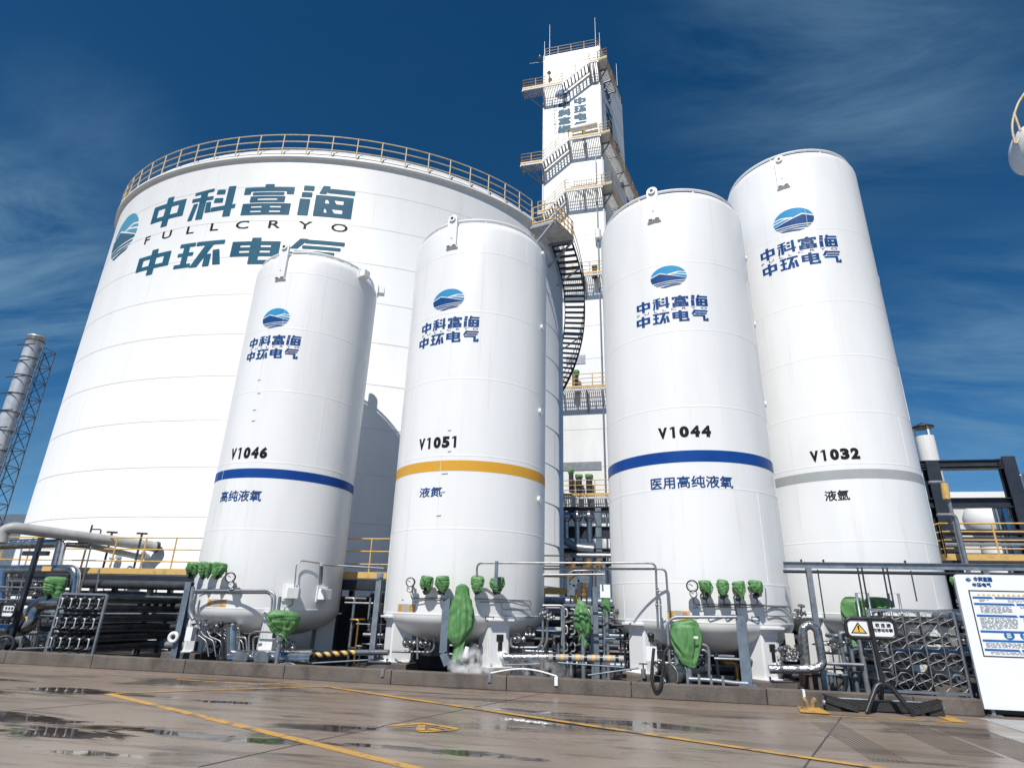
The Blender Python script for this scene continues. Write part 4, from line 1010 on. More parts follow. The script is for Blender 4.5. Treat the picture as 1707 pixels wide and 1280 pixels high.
# ================================================================== FINNED-TUBE EVAPORATORS
EG = 'finned-tube evaporators in the basin'
def evaporator(label, x0, x1, z0, z1, y0, y1, nx, nz, fins, mt, bends, rx=0.11):
    t = thing('evaporator', label, 'evaporator', ((x0+x1)/2, y0, 0.02), EG)
    for yy in (y0, y1):
        b = MB()
        for x in (x0, x1): b.beam((x, yy, 0.03), (x, yy, z1), 0.055, 0.055, galv, up=(0, 1, 0))
        for z in (z0, z1): b.beam((x0+0.03, yy, z), (x1-0.03, yy, z), 0.05, 0.05, galv)
        b.build('end_frame', t)
    px_ = [x0+(x1-x0)*(i+0.5)/nx for i in range(nx)]; pz = [z0+(z1-z0)*(j+0.5)/nz for j in range(nz)]
    for i, x in enumerate(px_):
        for j, z in enumerate(pz):
            b = MB(); b.cyl((x, y0-0.02, z), (x, y1, z), rx*0.22, mt, 8)
            for k in range(fins//2):
                a = math.pi*k/(fins//2)+R(22.5)
                d = Vector((math.cos(a), 0, math.sin(a)))*rx
                b.beam((x-d.x, (y0+y1)/2, z-d.z), (x+d.x, (y0+y1)/2, z+d.z), y1-y0-0.1, 0.006+0.0006*k, mt, up=(-d.z, 0, d.x))
            if bends == 'octagon':
                pts = [(x+(x1-x0)/nx*0.50*math.cos(R(22.5+45*k)), y0-0.015, z+(z1-z0)/nz*0.44*math.sin(R(22.5+45*k))) for k in range(9)]
                b.tube(pts, 0.008, chrome, 6)
                for k in range(0, 8, 2): b.tube([(x, y0-0.012, z), pts[k]], 0.006, chrome, 5)
            b.build('finned_tube', t)
    if bends == 'ubend':
        for i, x in enumerate(px_):
            for j in range(0, nz-1, 2):
                za, zb2 = pz[j], pz[j+1]; dx = 0.05
                b = MB(); b.tube([(x-dx, y0+0.02, za), (x-dx, y0-0.10, za), (x+dx, y0-0.12, za+0.01), (x+dx, y0-0.12, zb2), (x-dx, y0-0.10, zb2), (x-dx, y0+0.02, zb2)], 0.017, brightst, 8, 0.05); b.build('return_bend', t)
    else:
        for i in range(nx-1):
            x = x0+(x1-x0)*(i+1)/nx; b = MB(); b.tube([(x, y0-0.03, z0+0.15), (x, y0-0.03, z1-0.06)], 0.012, chrome, 6); b.build('riser', t)
    return t
evaporator('dark evaporator with rows of bent return tubes at its front, left of tank V1046', -15.3, -13.86, 0.24, 1.70, 14.4, 17.4, 5, 6, 6, tubedk, 'ubend', 0.092)
pm = at(937, 1010, 15.6); pn = at(986, 1010, 15.6); pb_ = at(945, 1092, 15.6).z; pt = at(945, 1008, 15.6).z
evaporator('dark evaporator with bent return tubes between tanks V1051 and V1044', pm.x, pn.x, pb_, pt, 15.6, 17.6, 4, 6, 6, tubedk, 'ubend', 0.07)
evaporator('bright evaporator of octagonal finned tubes behind the warning sign', 4.66, 6.25, 0.30, 1.80, 14.35, 16.0, 5, 4, 4, chrome, 'octagon', 0.085)

# ================================================================== LEFT END PIPEWORK
pw = thing('pipework', 'grey and silver pipes with elbows crowding the left end of the basin', 'pipework', (-17, 15, 0))
pipe(pw, [at(2, 905, 15.4), at(6, 884, 15.4), at(22, 879, 15.5), at(250, 909.5, 18.6), at(262, 912, 18.75)], 0.17, grypipe, 0.25, 'grey_main_pipe', 20)
pipe(pw, [at(258, 911, 18.7), at(263.5, 912, 18.8)], 0.185, darkst, 0, 'pipe_collar', 20)
pipe(pw, [at(-6, 908, 16.5), at(72, 905, 16.5)], 0.16, foil, 0, 'foil_wrapped_pipe', 16)
pipe(pw, [at(70, 906, 16.5), at(103, 905, 16.5), at(92, 948, 16.0)], 0.14, silver, 0.2, 'silver_pipe', 16)
pipe(pw, [at(150, 908, 17.3), at(104, 904, 17.0), at(95, 948, 16.6)], 0.13, silver, 0.25, 'silver_pipe', 16)
pipe(pw, [at(150, 909, 17.4), at(240, 930, 18.6)], 0.10, grypipe, 0, 'grey_pipe', 14)
pipe(pw, [at(-6, 949, 15.2), at(128, 948, 15.2), at(122, 1000, 15.2)], 0.125, silver, 0.26, 'silver_pipe', 18)
pipe(pw, [at(6, 950, 15.2), at(2, 1010, 15.2)], 0.15, silver, 0, 'silver_pipe', 16)
pipe(pw, [at(106, 1003, 14.9), at(60, 1005, 14.9), at(48, 1046, 14.8), at(10, 1050, 14.8)], 0.20, silver, 0.30, 'silver_elbow_pipe', 20)
pipe(pw, [at(-5, 1048, 14.7), at(20, 1049, 14.7)], 0.15, foil, 0, 'foil_wrapped_pipe', 16)
for (x0, y0, x1, y1, Y) in ((-5, 978, 100, 980, 15.0), (-5, 985, 96, 987, 15.1), (-5, 968, 90, 969, 15.3), (-5, 992, 70, 991, 15.2), (-5, 999, 78, 999, 15.0), (10, 1082, 80, 1079, 14.5)):
    pipe(pw, [at(x0, y0, Y), at(x1, y1, Y)], 0.026, chrome, 0, 'thin_pipe', 8)
for (x0, y0, x1, y1, Y) in ((36, 915, 28, 960, 15.6), (24, 955, 14, 1005, 15.3), (40, 955, 30, 1000, 15.3), (30, 1072, 27, 1082, 14.6), (37, 1072, 34, 1082, 14.6), (152, 910, 128, 1008, 16.2), (166, 948, 160, 985, 16.0)):
    pipe(pw, [at(x0, y0, Y), at(x1, y1, Y)], 0.022, chrome, 0, 'thin_pipe', 8)
for (cx_, cyv, Y) in ((60, 975, 15.1), (66, 984, 15.1), (58, 990, 15.0), (10, 1035, 14.4)):
    valve(pw, at(cx_, cyv, Y), 0.14)
p = at(6, 1075, 14.3); b = MB(); b.ring(p, (0.55, -0.8, 0.1), 0.22, 0.04, darkst, 24, 8); b.cyl(p, p+Vector((0.1, 0.3, 0)), 0.10, darkst, 14); b.build('flange', pw)
for (px, py, Y, r_) in ((85, 948, 15.2, 0.128), (49, 1031, 14.85, 0.203)):
    p = at(px, py, Y)
    b = MB(); b.box((p.x, p.y-r_-0.003, p.z), (0.34, 0.008, 0.13), labelor); b.build('pipe_label', pw)
post = MB(); post.beam(at(69, 896, 14.5), (at(69, 896, 14.5).x, 14.5, 0.02), 0.11, 0.11, navy, up=(0, 1, 0))
post.beam(at(40, 922, 14.55), at(80, 922, 14.55), 0.12, 0.12, navy)
tag(post.build('pipe_support'), 'dark steel post with short crossbar in front of the silver pipes', 'support post')
p = at(90, 984, 14.95); b = MB(); b.sphere(p, 0.24, bagm, 16, (1.1, 0.7, 1.0)); pipe(pw, [p-Vector((0, 0, .35)), p], 0.12, darkst, 0, 'dark_pipe_bend', 14); tag(b.build('plastic_wrap'), 'dark plastic sheet wrapped round the pipe bend beside the slipping green cover', 'wrap')

# walkway with yellow rails in front of the big tank
wk = thing('walkway', 'yellow-railed steel walkway along the foot of the huge tank', 'walkway', (-14, 17.6, 0))
b = MB(); XL, XR, WY, WZ = -25.0, -5.6, 17.5, 2.40
b.box(((XL+XR)/2, WY+0.5, WZ-0.04), (XR-XL, 1.0, 0.06), deckm)
b.beam((XL, WY+0.02, WZ-0.22), (XR, WY+0.02, WZ-0.22), 0.10, 0.26, navy); b.beam((XL, WY+0.9, WZ-0.22), (XR, WY+0.9, WZ-0.22), 0.10, 0.26, navy)
for k in range(9):
    x = XL+1+(XR-XL-2)*k/8
    b.beam((x, WY+0.02, 0.02), (x, WY+0.02, WZ-0.36), 0.14, 0.14, navy, up=(0, 1, 0)); b.beam((x, WY+0.9, 0.02), (x, WY+0.9, WZ-0.36), 0.14, 0.14, navy, up=(0, 1, 0))
b.build('deck', wk)
b = MB(); b.beam((XL, WY-0.02, WZ+0.06), (XR, WY-0.02, WZ+0.06), 0.02, 0.18, yellow); b.build('toe_board', wk)
b = MB(); rail_path(b, [(XL, WY, WZ), (XR, WY, WZ)], 1.12, yellow, 3, 1.15, 0.026); b.build('guard_rail', wk)
# banks of dark pipes below the walkway
pr = thing('pipe_bank', 'stack of long dark pipes running under the yellow-railed walkway', 'pipes', (-14, 17.2, 0))
for k, (z, r_, mt) in enumerate([(2.02, 0.13, darkst), (1.72, 0.12, galv), (1.42, 0.10, darkst), (1.12, 0.10, bluest), (0.85, 0.09, darkst), (0.60, 0.10, darkst), (0.36, 0.11, galv)]):
    pipe(pr, [(-25, 16.9+0.12*(k % 3)+1.0*(k % 2), z), (-12.7, 16.9+0.12*(k % 3)+1.0*(k % 2), z)], r_, mt, 0, 'long_pipe', 12)
    pipe(pr, [(-8.2, 18.6+0.15*(k % 2), z-0.15), (4.2, 18.6+0.15*(k % 2), z-0.15)], r_, mt if k % 3 else bluest, 0, 'long_pipe', 12)
# valve spindles above the walkway rail
for (px, py, Y) in ((187, 887, 17.9), (237, 889, 17.9)):
    p = at(px, py, Y); t = thing('spindle_valve', 'dark T-shaped valve spindle %s above the grey pipe' % ('nearer the left' if px < 200 else 'nearer tank V1046'), 'valve', (p.x, p.y, WZ), 'valve spindles above the grey pipe')
    b = MB(); b.tube([(p.x, p.y, WZ), (p.x, p.y, p.z)], 0.035, darkst, 8); b.build('stem', t)
    b = MB(); b.ring(p, (0, 0, 1), 0.15, 0.025, darkst, 20, 6); b.beam(p-Vector((.20, 0, 0)), p+Vector((.20, 0, 0)), 0.05, 0.05, darkst); b.build('handwheel', t)
p = at(152, 882, 17.9); t = thing('vent_pipe', 'thin dark bent vent pipe standing above the grey pipe', 'pipe', (p.x, p.y, WZ))
b = MB(); b.tube([(p.x, p.y, WZ), p+Vector((0, 0, 0.15))], 0.03, darkst, 8); b.tube([p, p+Vector((0.42, 0, 0)), p+Vector((0.42, 0, -0.3))], 0.024, darkst, 8, 0.08); b.build('bent_tube', t)

# far left warning sign and right-hand warning sign share a maker
def sign(base, h, label, w=0.86, hh=0.34, lean=0.0):
    x, y = base; t = thing('warning_sign', label, 'sign', (x, y, 0), 'warning signs on black metal stands')
    top = Vector((x-0.02, y, h))
    b = MB(); ap = Vector((x+0.04, y, 0.56))
    b.tube([(x-0.36, y-0.12, 0.03), ap-Vector((0.10, 0, 0.06)), ap+Vector((0.10, 0, -0.06)), (x+0.42, y-0.12, 0.03)], 0.045, blackm, 12, 0.12)
    b.tube([ap-Vector((0, 0, 0.03)), (x+0.06, y+0.42, 0.03)], 0.036, blackm, 10)
    b.build('stand_leg', t)
    b = MB(); b.tube([ap-Vector((0, 0, 0.10)), top+Vector((0, -0.05, 0.19))], 0.042, blackm, 12); b.build('pole', t)
    zc = h; f = Vector((x, y+0.02, zc)); pts = []
    rr = 0.10
    for cx_, cz_, a0 in ((w/2-rr, hh/2-rr, 0), (-w/2+rr, hh/2-rr, 90), (-w/2+rr, -hh/2+rr, 180), (w/2-rr, -hh/2+rr, 270)):
        for k in range(6): a = R(a0+18*k); pts.append((cx_+rr*math.cos(a), cz_+rr*math.sin(a)))
    v0 = [f+Vector((u, 0, z)) for u, z in pts]; v1 = [p+Vector((0, 0.02, 0)) for p in v0]; n = len(pts)
    b = MB(); b.addf(v0+v1, [tuple(range(n-1, -1, -1)), tuple(range(n, 2*n))]+[(i, i+n, (i+1) % n+n, (i+1) % n) for i in range(n)], boardw)
    pl_ = b.build('panel', t)
    b = MB(); b.tube(v0+[v0[0], v0[1]], 0.034, blackm, 8); b.build('frame', t)
    M = planemap(f, (1, 0, 0), (0, 0, 1), (0, -1, 0))
    tri = [(-0.36, -0.095), (-0.07, -0.095), (-0.215, 0.105)]; tin = [(-0.325, -0.077), (-0.105, -0.077), (-0.215, 0.072)]
    lay('warning_triangle', [([tri], inkblack)], M, 0, pl_, eps=0.003)
    lay('triangle_face', [([tin], signy)], M, 0, pl_, eps=0.005)
    lay('exclamation_mark', [([[(-0.226, -0.035), (-0.204, -0.035), (-0.198, 0.045), (-0.232, 0.045)], rc(-0.227, -0.066, -0.203, -0.047)], inkblack)], M, 0, pl_, eps=0.007)
    lay('lettering', [(heavy(text_polys('软 连 接', 0.09, 0.355, 0.025, 0.095, bold=0.0), 0.0035)+heavy(text_polys('勿移动车辆', 0.045, 0.375, -0.06, 0.005, bold=0.0), 0.003), inkblack)], M, 0, pl_, eps=0.003)
    return t
ps = at(1452, 1047, 13.35)
sign((ps.x, 13.35), ps.z, 'black-framed warning sign with yellow triangle on an A-shaped stand beside the notice board')
ps2 = at(2, 1017, 14.25)
sg2 = sign((ps2.x, 14.25), ps2.z+0.0, 'black-framed warning sign half cut off by the left edge among the silver pipes')
for ch in list(sg2.children):                                       # its stand is shorter and simply a post
    if ch.name.startswith('stand_leg'): bpy.data.objects.remove(ch)
    

# ================================================================== FRONT STEELWORK AND PIPES
def channel(b, a, c, w, d, mt, face=(0, -1, 0)):
    """an open U-channel from a to c, the open side to the back"""
    a, c, f = Vector(a), Vector(c), Vector(face); ax = (c-a).normalized(); x = ax.cross(f).normalized()
    b.beam(a, c, w, 0.008, mt, up=f)
    for sg in (-1, 1): b.beam(a+x*(sg*(w/2-0.005))-f*d/2, c+x*(sg*(w/2-0.005))-f*d/2, 0.008, d-0.012, mt, up=f)
def col(px, ytop, pxb, Y, w, mt, name, label, cat='steel post', z0=0.02, group=None, arm=None):
    p = at(px, ytop, Y); b = MB(); b.hbeam((p.x, Y, z0), (p.x, Y, p.z), w, w*0.8, mt, 0.014, up=(0, 1, 0))
    b.box((p.x, Y, z0+0.012), (w*1.7, w*1.7, 0.02), mt)
    if arm: b.beam((p.x, Y, p.z+0.03), (p.x+arm, Y, p.z+0.03), 0.05, 0.06, mt)
    return tag(b.build(name), label, cat, group)
col(317, 970, 285, 14.45, 0.17, bluest, 'steel_post', 'blue-grey steel post with channel section just left of tank V1046', group='steel posts in the basin')
col(634, 955, 626, 15.2, 0.14, galv, 'steel_post', 'grey steel post with side brackets close to the left edge of tank V1051', group='steel posts in the basin')
col(992, 978, 990, 15.4, 0.12, bluest, 'steel_post', 'grey steel post between the tied green bag and tank V1044', group='steel posts in the basin')
col(1005, 940, 1003, 16.0, 0.12, bluest, 'steel_post', 'grey steel post carrying pipes close to the left edge of tank V1044', group='steel posts in the basin')
# cable troughs
tr1 = thing('cable_trough', 'blue-grey cable trough bending to the ground beside the tall green bag', 'cable trough', tuple(at(742, 1100, 13.98)))
A0, A1, A2, A3 = at(744, 997, 14.0), at(737, 1088, 14.0), at(747, 1108, 14.0), at(778, 1106, 14.2)
A1.x = A0.x; A2.x = A0.x+0.12; A2.z = max(A2.z, 0.33)
for a, c in ((A0, A1), (A1, A2), (A2, A3)):
    b = MB(); channel(b, a, c, 0.17, 0.10, bluest); b.build('channel', tr1)
tr2 = thing('cable_trough', 'blue-grey upright cable trough standing in front of the right leg of tank V1044', 'cable trough', tuple(at(1240, 1130, 13.98)))
q = at(1234, 1026, 14.05); b = MB(); channel(b, q, (q.x, 14.05, 0.30), 0.20, 0.12, bluest, (-0.25, -0.97, 0)); b.box((q.x, 14.07, 0.30), (0.34, 0.22, 0.03), bluest); b.build('channel', tr2)
pipe(tr2, [at(1228, 1028, 14.06), at(1122, 1028, 14.06), at(1112, 1040, 14.06), (at(1112, 1040, 14.06).x+0.01, 14.06, 0.45)], 0.032, galv, 0.12, 'conduit')
pipe(tr2, [at(1124, 1035, 14.12), (at(1124, 1035, 14.12).x, 14.12, 0.45)], 0.05, bluest, 0, 'conduit')
tr3 = thing('cable_trough', 'conduit frame with bent corner across the lower front of tank V1046', 'cable trough', tuple(at(312, 985, 14.2)))
pipe(tr3, [at(322, 984, 14.2), at(450, 984, 14.2), at(459, 992, 14.2), at(457, 1020, 14.2)], 0.030, galv, 0.12, 'conduit')
pipe(tr3, [at(322, 988, 14.25), at(448, 988, 14.25), at(454, 996, 14.25), at(452, 1024, 14.25)], 0.024, galv, 0.12, 'conduit')
pipe(tr3, [at(467, 994, 14.25), at(463, 1022, 14.25)], 0.04, bluest, 0, 'conduit')
pipe(tr3, [at(322, 978, 14.3), at(316, 1020, 14.3), at(322, 1032, 14.3)], 0.05, galv, 0.1, 'conduit')
# conduit to the white boxes of tank V1046
q = at(536, 940, 14.25); r_ = on('A', 534, 972, 0.20)
pipe(tA, [q, r_], 0.05, galv, 0, 'box_conduit'); pipe(tA, [q, at(560, 942, 14.6), at(640, 947, 15.0)], 0.02, galv, 0.05, 'box_conduit', 8)
# long thin pipes spanning tank to tank
ov = thing('overhead_pipes', 'thin grey pipes running level from tank V1051 across the gap to tank V1044', 'pipes', (-1, 13.95, 0.3))
pipe(ov, [at(795, 985, 14.0), at(795, 938, 14.0), at(1093, 938, 14.0), at(1097, 1050, 14.0)], 0.024, chrome, 0.14, 'pipe')
pipe(ov, [at(905, 948, 14.1), at(1110, 948, 14.1), at(1115, 1020, 14.1)], 0.024, chrome, 0.12, 'pipe')
pipe(ov, [at(905, 958, 14.3), at(1008, 957, 14.3)], 0.024, chrome, 0, 'pipe')
pipe(ov, [at(947, 998, 14.6), at(947, 956, 14.6), at(955, 951, 14.6), at(1003, 950, 14.6), at(1005, 985, 14.6)], 0.02, chrome, 0.1, 'pipe')
b = MB(); q = at(828, 935, 13.97); b.beam(q, q-Vector((0, 0, 0.52)), 0.075, 0.05, bluest); b.build('bracket', ov)
for (cx_, cy_) in ((1096, 985), (1095, 1008)):
    valve(ov, at(cx_, cy_, 14.0), 0.09, (0, 0, 1), wheel=False, up=(1, 0, 0))
# low basin pipes: silver header, striped runs
hd = thing('header_pipe', 'large silver header pipe with round end caps lying in front of tank V1046', 'pipe', tuple(at(450, 1100, 14.3)))
pipe(hd, [at(384, 1097, 14.45), at(522, 1097, 14.45)], 0.20, silver, 0, 'barrel', 24)
for px, Y in ((400, 14.12), (436, 14.10)):
    p = at(px, 1099, Y); b = MB(); b.cyl(p+Vector((0, 0.30, 0)), p, 0.175, silver, 24); b.cyl(p, p-Vector((0, 0.02, 0)), 0.19, silver, 24); b.build('end_cap', hd)
pipe(hd, [at(390, 1044, 14.5), at(388, 1090, 14.5)], 0.17, silver, 0, 'riser', 20)
pipe(hd, [at(522, 1092, 14.5), at(594, 1087, 14.5)], 0.062, hazm, 0, 'striped_pipe', 16)
pipe(hd, [at(594, 1087, 14.5), at(648, 1087, 14.5)], 0.065, silver, 0, 'pipe', 16)
pipe(hd, [at(452, 1108, 14.2), at(485, 1105, 14.15), at(505, 1116, 14.1)], 0.03, foil, 0.1, 'hose')
pipe(hd, [at(520, 1105, 14.4), at(640, 1098, 14.6)], 0.018, bluest, 0, 'thin_pipe')
mf = thing('valve_manifold', 'cluster of small steel valves and tubes under tank V1046', 'valves', tuple(at(360, 1050, 14.5)))
rg = random.Random(5)
for k in range(9):
    px, py = 322+9.5*k+rg.uniform(-3, 3), 1032+rg.uniform(0, 26)
    valve(mf, at(px, py, 14.55+rg.uniform(-.1, .3)), rg.uniform(0.09, 0.14), (rg.choice([(1, 0, 0), (0, 0, 1)])), None, k % 2 == 0, rg.choice([(0, -1, 0.2), (0, -0.3, 1)]))
for k in range(6):
    x0 = 318+12*k; pipe(mf, [at(x0, 1040+2*k, 14.6), at(x0+8, 1055+3*(k % 3), 14.5), at(x0+26, 1068, 14.5), at(x0+30, 1094, 14.5)], 0.018, chrome, 0.08, 'tube', 8)
b = MB(); q = at(318, 1056, 14.35); b.box(q, (0.18, 0.16, 0.32), boardw); b.build('white_box', mf)
q = at(289, 1062, 14.3); b = MB(); b.ring(q, (0.2, -1, 0), 0.10, 0.045, white, 24, 10); tag(b.build('white_ring'), 'white round ring fixed on the blue-grey post left of tank V1046', 'ring')
pipe(mf, [at(370, 1040, 14.2), at(372, 1104, 14.2)], 0.03, blackm, 0, 'black_stem'); b = MB(); b.sphere(at(369, 1040, 14.2), 0.08, blackm); b.build('black_knob', mf)
lp = thing('small_pipework', 'thin steel loop pipes beside the hanging green cover of tank V1046', 'pipework', tuple(at(430, 1060, 14.2)))
for pts in ([(415, 1085), (415, 1058), (424, 1052), (470, 1054), (468, 1070)], [(422, 1088), (422, 1062), (432, 1060)], [(395, 1062), (410, 1062), (412, 1085)], [(470, 1058), (472, 1088)]):
    pipe(lp, [at(x, y, 14.25) for x, y in pts], 0.022, chrome, 0.07, 'tube', 8)
b = MB(); q = at(446, 1074, 14.5); b.box(q, (0.36, 0.2, 0.28), white); b.build('white_box', lp)
for px, py in ((478, 1076), (488, 1080), (466, 1082)): valve(lp, at(px, py, 14.3), 0.12, (1, 0, 0.3), silver)
# below tank V1051
lb = thing('small_pipework', 'thin steel pipes with two handwheels under tank V1051', 'pipework', tuple(at(690, 1085, 14.6)))
for pts, Y in (([(654, 1085), (718, 1087), (724, 1080), (723, 1062)], 14.7), ([(696, 1060), (696, 1098)], 14.7), ([(852, 1062), (852, 1078), (864, 1079), (895, 1079), (905, 1076)], 14.7), ([(905, 1010), (905, 1068), (897, 1080)], 14.5), ([(912, 1012), (912, 1070), (903, 1084)], 14.55), ([(905, 1009), (940, 1009), (940, 1095)], 14.6)):
    pipe(lb, [at(x, y, Y) for x, y in pts], 0.03, chrome, 0.1, 'tube', 10)
for px, py in ((684, 1071), (710, 1072), (865, 1064)):
    valve(lb, at(px, py+1, 14.75), 0.20, (1, 0, 0), chrome, True, (0, -1, 0.12))
for px, py in ((905, 1022), (913, 1026), (919, 1030)): valve(lb, at(px, py, 14.4), 0.12, (1, 0, 0.4), chrome)
q = at(775, 1085, 14.5); b = MB(); b.cyl(q+Vector((-0.25, 0.2, 0.02)), q+Vector((0.12, 0, 0.0)), 0.16, darkst, 16); b.cyl(q+Vector((0.12, 0, 0)), q+Vector((0.2, -0.02, -0.02)), 0.2, galv, 16); b.build('pump_body', lb)
q = at(778, 1086, 14.15); b = MB(); b.cyl(q+Vector((0, 0, 0.1)), q-Vector((0.02, 0.05, 0.12)), 0.06, white, 12); b.build('vent_nozzle', lb)
sp = thing('striped_pipe', 'low grey pipe with worn black and orange stripes between tanks V1051 and V1044', 'pipe', tuple(at(920, 1095, 14.4)))
pipe(sp, [at(840, 1095, 14.5), at(915, 1095, 14.5)], 0.075, foil, 0, 'foil_wrapped_pipe', 14); pipe(sp, [at(915, 1095, 14.5), at(1040, 1098, 14.5)], 0.07, grypipe, 0, 'low_pipe', 16)
for k in range(9):
    b = MB(); q = at(922+13*k, 1095.3+0.3*k, 14.5); b.tube([q, q+Vector((0.07, 0, 0))], 0.073, labelor if k % 2 else blackm, 16); b.build('paint_stripe', sp)
for (x0, y0, x1, y1) in ((930, 1104, 1040, 1112), (980, 1125, 1065, 1113), (840, 1108, 900, 1106)):
    pipe(sp, [at(x0, y0, 14.45), at(x1, y1, 14.5)], 0.018, bluest, 0, 'thin_pipe')
bf = thing('brass_fittings', 'row of brass valves on thin tubes among the pipes between tanks V1051 and V1044', 'valves', tuple(at(975, 975, 15.8)))
rg = random.Random(9)
for k in range(11):
    px, py = rg.choice([950, 958, 966, 974, 981, 998]), rg.choice([948, 966, 972, 1000, 990])+rg.uniform(-4, 4)
    b = MB(); q = at(px+rg.uniform(-2, 2), py, 15.9); b.cyl(q, q+Vector((0, 0, 0.22)), 0.05, copper, 10); b.cyl(q+Vector((0, 0, 0.06)), q+Vector((0, 0, 0.12)), 0.08, copper, 10); b.build('brass_valve', bf)
for k in range(5):
    px = 952+9*k; pipe(bf, [at(px, 945, 16.0), at(px-1, 1005, 16.0)], 0.022, chrome if k % 2 else darkst, 0, 'tube', 8)
trg = MB()
for pts in ([(985, 978), (962, 978), (951, 962), (951, 992)],): pass
b = MB(); gpts = [at(x, y, 15.7) for x, y in ((982, 966), (963, 964), (953, 974), (953, 992))]
for a, c in zip(gpts[:-1], gpts[1:]): channel(b, a, c, 0.16, 0.08, bluest)
gpts = [at(x, y, 15.68) for x, y in ((985, 978), (966, 981), (962, 995), (948, 1005))]
tag(b.build('cable_tray'), 'grey bent cable tray above the tied green bag', 'cable tray')
b = MB(); q = at(1009, 985, 15.3); b.box(q, (0.24, 0.16, 0.30), boardw); tag(b.build('white_box'), 'plain white box beside the left edge of tank V1044', 'box')
# V1044 front: silver barrel, hose, lamp
br_ = thing('silver_barrel', 'short silver pump barrel with flat round end in front of tank V1044', 'pump', tuple(at(1130, 1135, 14.0)))
e0 = at(1117, 1124, 13.97); e1_ = e0+Vector((0.75, 0.75, 0.10))
pipe(br_, [e0, e1_], 0.205, silver, 0, 'barrel', 28)
for f in (0.0, 0.28, 0.55, 0.8): b = MB(); q = e0.lerp(e1_, f); b.ring(q, e1_-e0, 0.207, 0.014, galv, 28, 6); b.build('hoop', br_)
q = e0.lerp(e1_, 0.5)+Vector((0, 0, 0.16)); b = MB(); b.cyl(q, q+Vector((0, 0, 0.26)), 0.13, silver, 18); b.build('nozzle', br_)
for k, (px, py) in enumerate(((1118, 1092), (1124, 1098), (1130, 1110), (1166, 1098), (1172, 1105), (1160, 1100))): valve(br_, at(px, py, 14.3), 0.11, (1, 0, 0.2*k), chrome if k % 2 else darkst, k % 3 == 0)
for pts in ([(1140, 1083), (1175, 1083), (1182, 1090), (1182, 1128)], [(1118, 1105), (1118, 1120)], [(1088, 1104), (1128, 1105), (1132, 1120)], [(1168, 1073), (1180, 1076), (1183, 1092)]):
    pipe(br_, [at(x, y, 14.12) for x, y in pts], 0.028, chrome, 0.09, 'tube', 10)
fh = thing('braided_hose', 'braided steel hose with clamps curling along the kerb in front of tank V1044', 'hose', tuple(at(1190, 1133, 14.02)))
pts = [at(x, y, 14.0) for x, y in ((1146, 1131), (1165, 1132), (1185, 1133), (1205, 1135), (1225, 1139), (1248, 1148))]
for p in pts: p.z = max(p.z, KZ+0.05)
pipe(fh, pts, 0.042, galv, 0.1, 'hose', 12)
for p in pts[:4]:
    b = MB(); b.beam(p-Vector((0, 0, 0.09)), p+Vector((0, 0, 0.10)), 0.05, 0.10, chrome); b.build('clamp', fh)
lm = thing('filling_post', 'black post with round head, white box and drooping black hose in front of tank V1044', 'filling post', tuple(at(1086, 1120, 13.98)))
q = at(1085, 1059, 14.0); b = MB(); b.tube([q, (q.x, q.y, 0.3)], 0.028, galv, 8); b.build('post', lm); b = MB(); b.sphere(q, 0.075, blackm, 14, (1, 1, 0.9)); b.cyl(q-Vector((0, 0, 0.02)), q-Vector((0, 0, 0.12)), 0.055, blackm, 12); b.build('round_head', lm)
q = at(1086, 1089, 13.98); b = MB(); b.box(q, (0.22, 0.10, 0.28), boardw); b.build('white_box', lm)
hp = [at(x, y, 13.70) for x, y in ((1090, 1080), (1087, 1110), (1086, 1135), (1093, 1152), (1101, 1146), (1104, 1125), (1108, 1085), (1118, 1075))]
for p in hp[2:6]: p.z = max(p.z, 0.05)
pipe(lm, hp, 0.032, rubber, 0.12, 'hose', 12); pipe(lm, [at(1095, 1072, 13.9), at(1105, 1100, 13.9)], 0.025, blackm, 0, 'black_stem')
th_ = thing('tap', 'small T-handled tap standing on the plinth of the left leg of tank V1044', 'tap', tuple(at(1072, 1125, 14.6)))
q = at(1072, 1106, 14.6); b = MB(); b.beam(q-Vector((0.09, 0, 0)), q+Vector((0.09, 0, 0)), 0.02, 0.025, blackm); b.cyl(q, q-Vector((0, 0, 0.12)), 0.014, blackm, 8); b.build('handle', th_); b = MB(); b.cyl(q-Vector((0, 0, 0.28)), q-Vector((0, 0, 0.10)), 0.05, galv, 10); b.build('tap_body', th_)
fw = thing('foil_pipe', 'crumpled foil-wrapped pipe with two upright branches between tanks V1044 and V1032', 'pipe', tuple(at(1340, 1110, 14.5)))
pipe(fw, [at(1282, 1115, 14.4), at(1358, 1115, 14.4), at(1372, 1108, 14.4), at(1362, 1048, 14.4), at(1350, 1040, 14.4), at(1338, 1046, 14.4), at(1344, 1108, 14.5)], 0.085, foil, 0.14, 'foil_wrap', 16)
for (px, py) in ((1336, 1022), (1330, 1030), (1300, 1082), (1312, 1090), (1322, 1096), (1304, 1098), (1330, 1090)):
    valve(fw, at(px, py, 14.6), 0.13, (1, 0, 0), chrome, True, (0, -0.5, 1))
b = MB(); q = at(1318, 1078, 14.9); b.box(q, (0.18, 0.06, 0.55), palewall); b.build('grey_panel', fw)

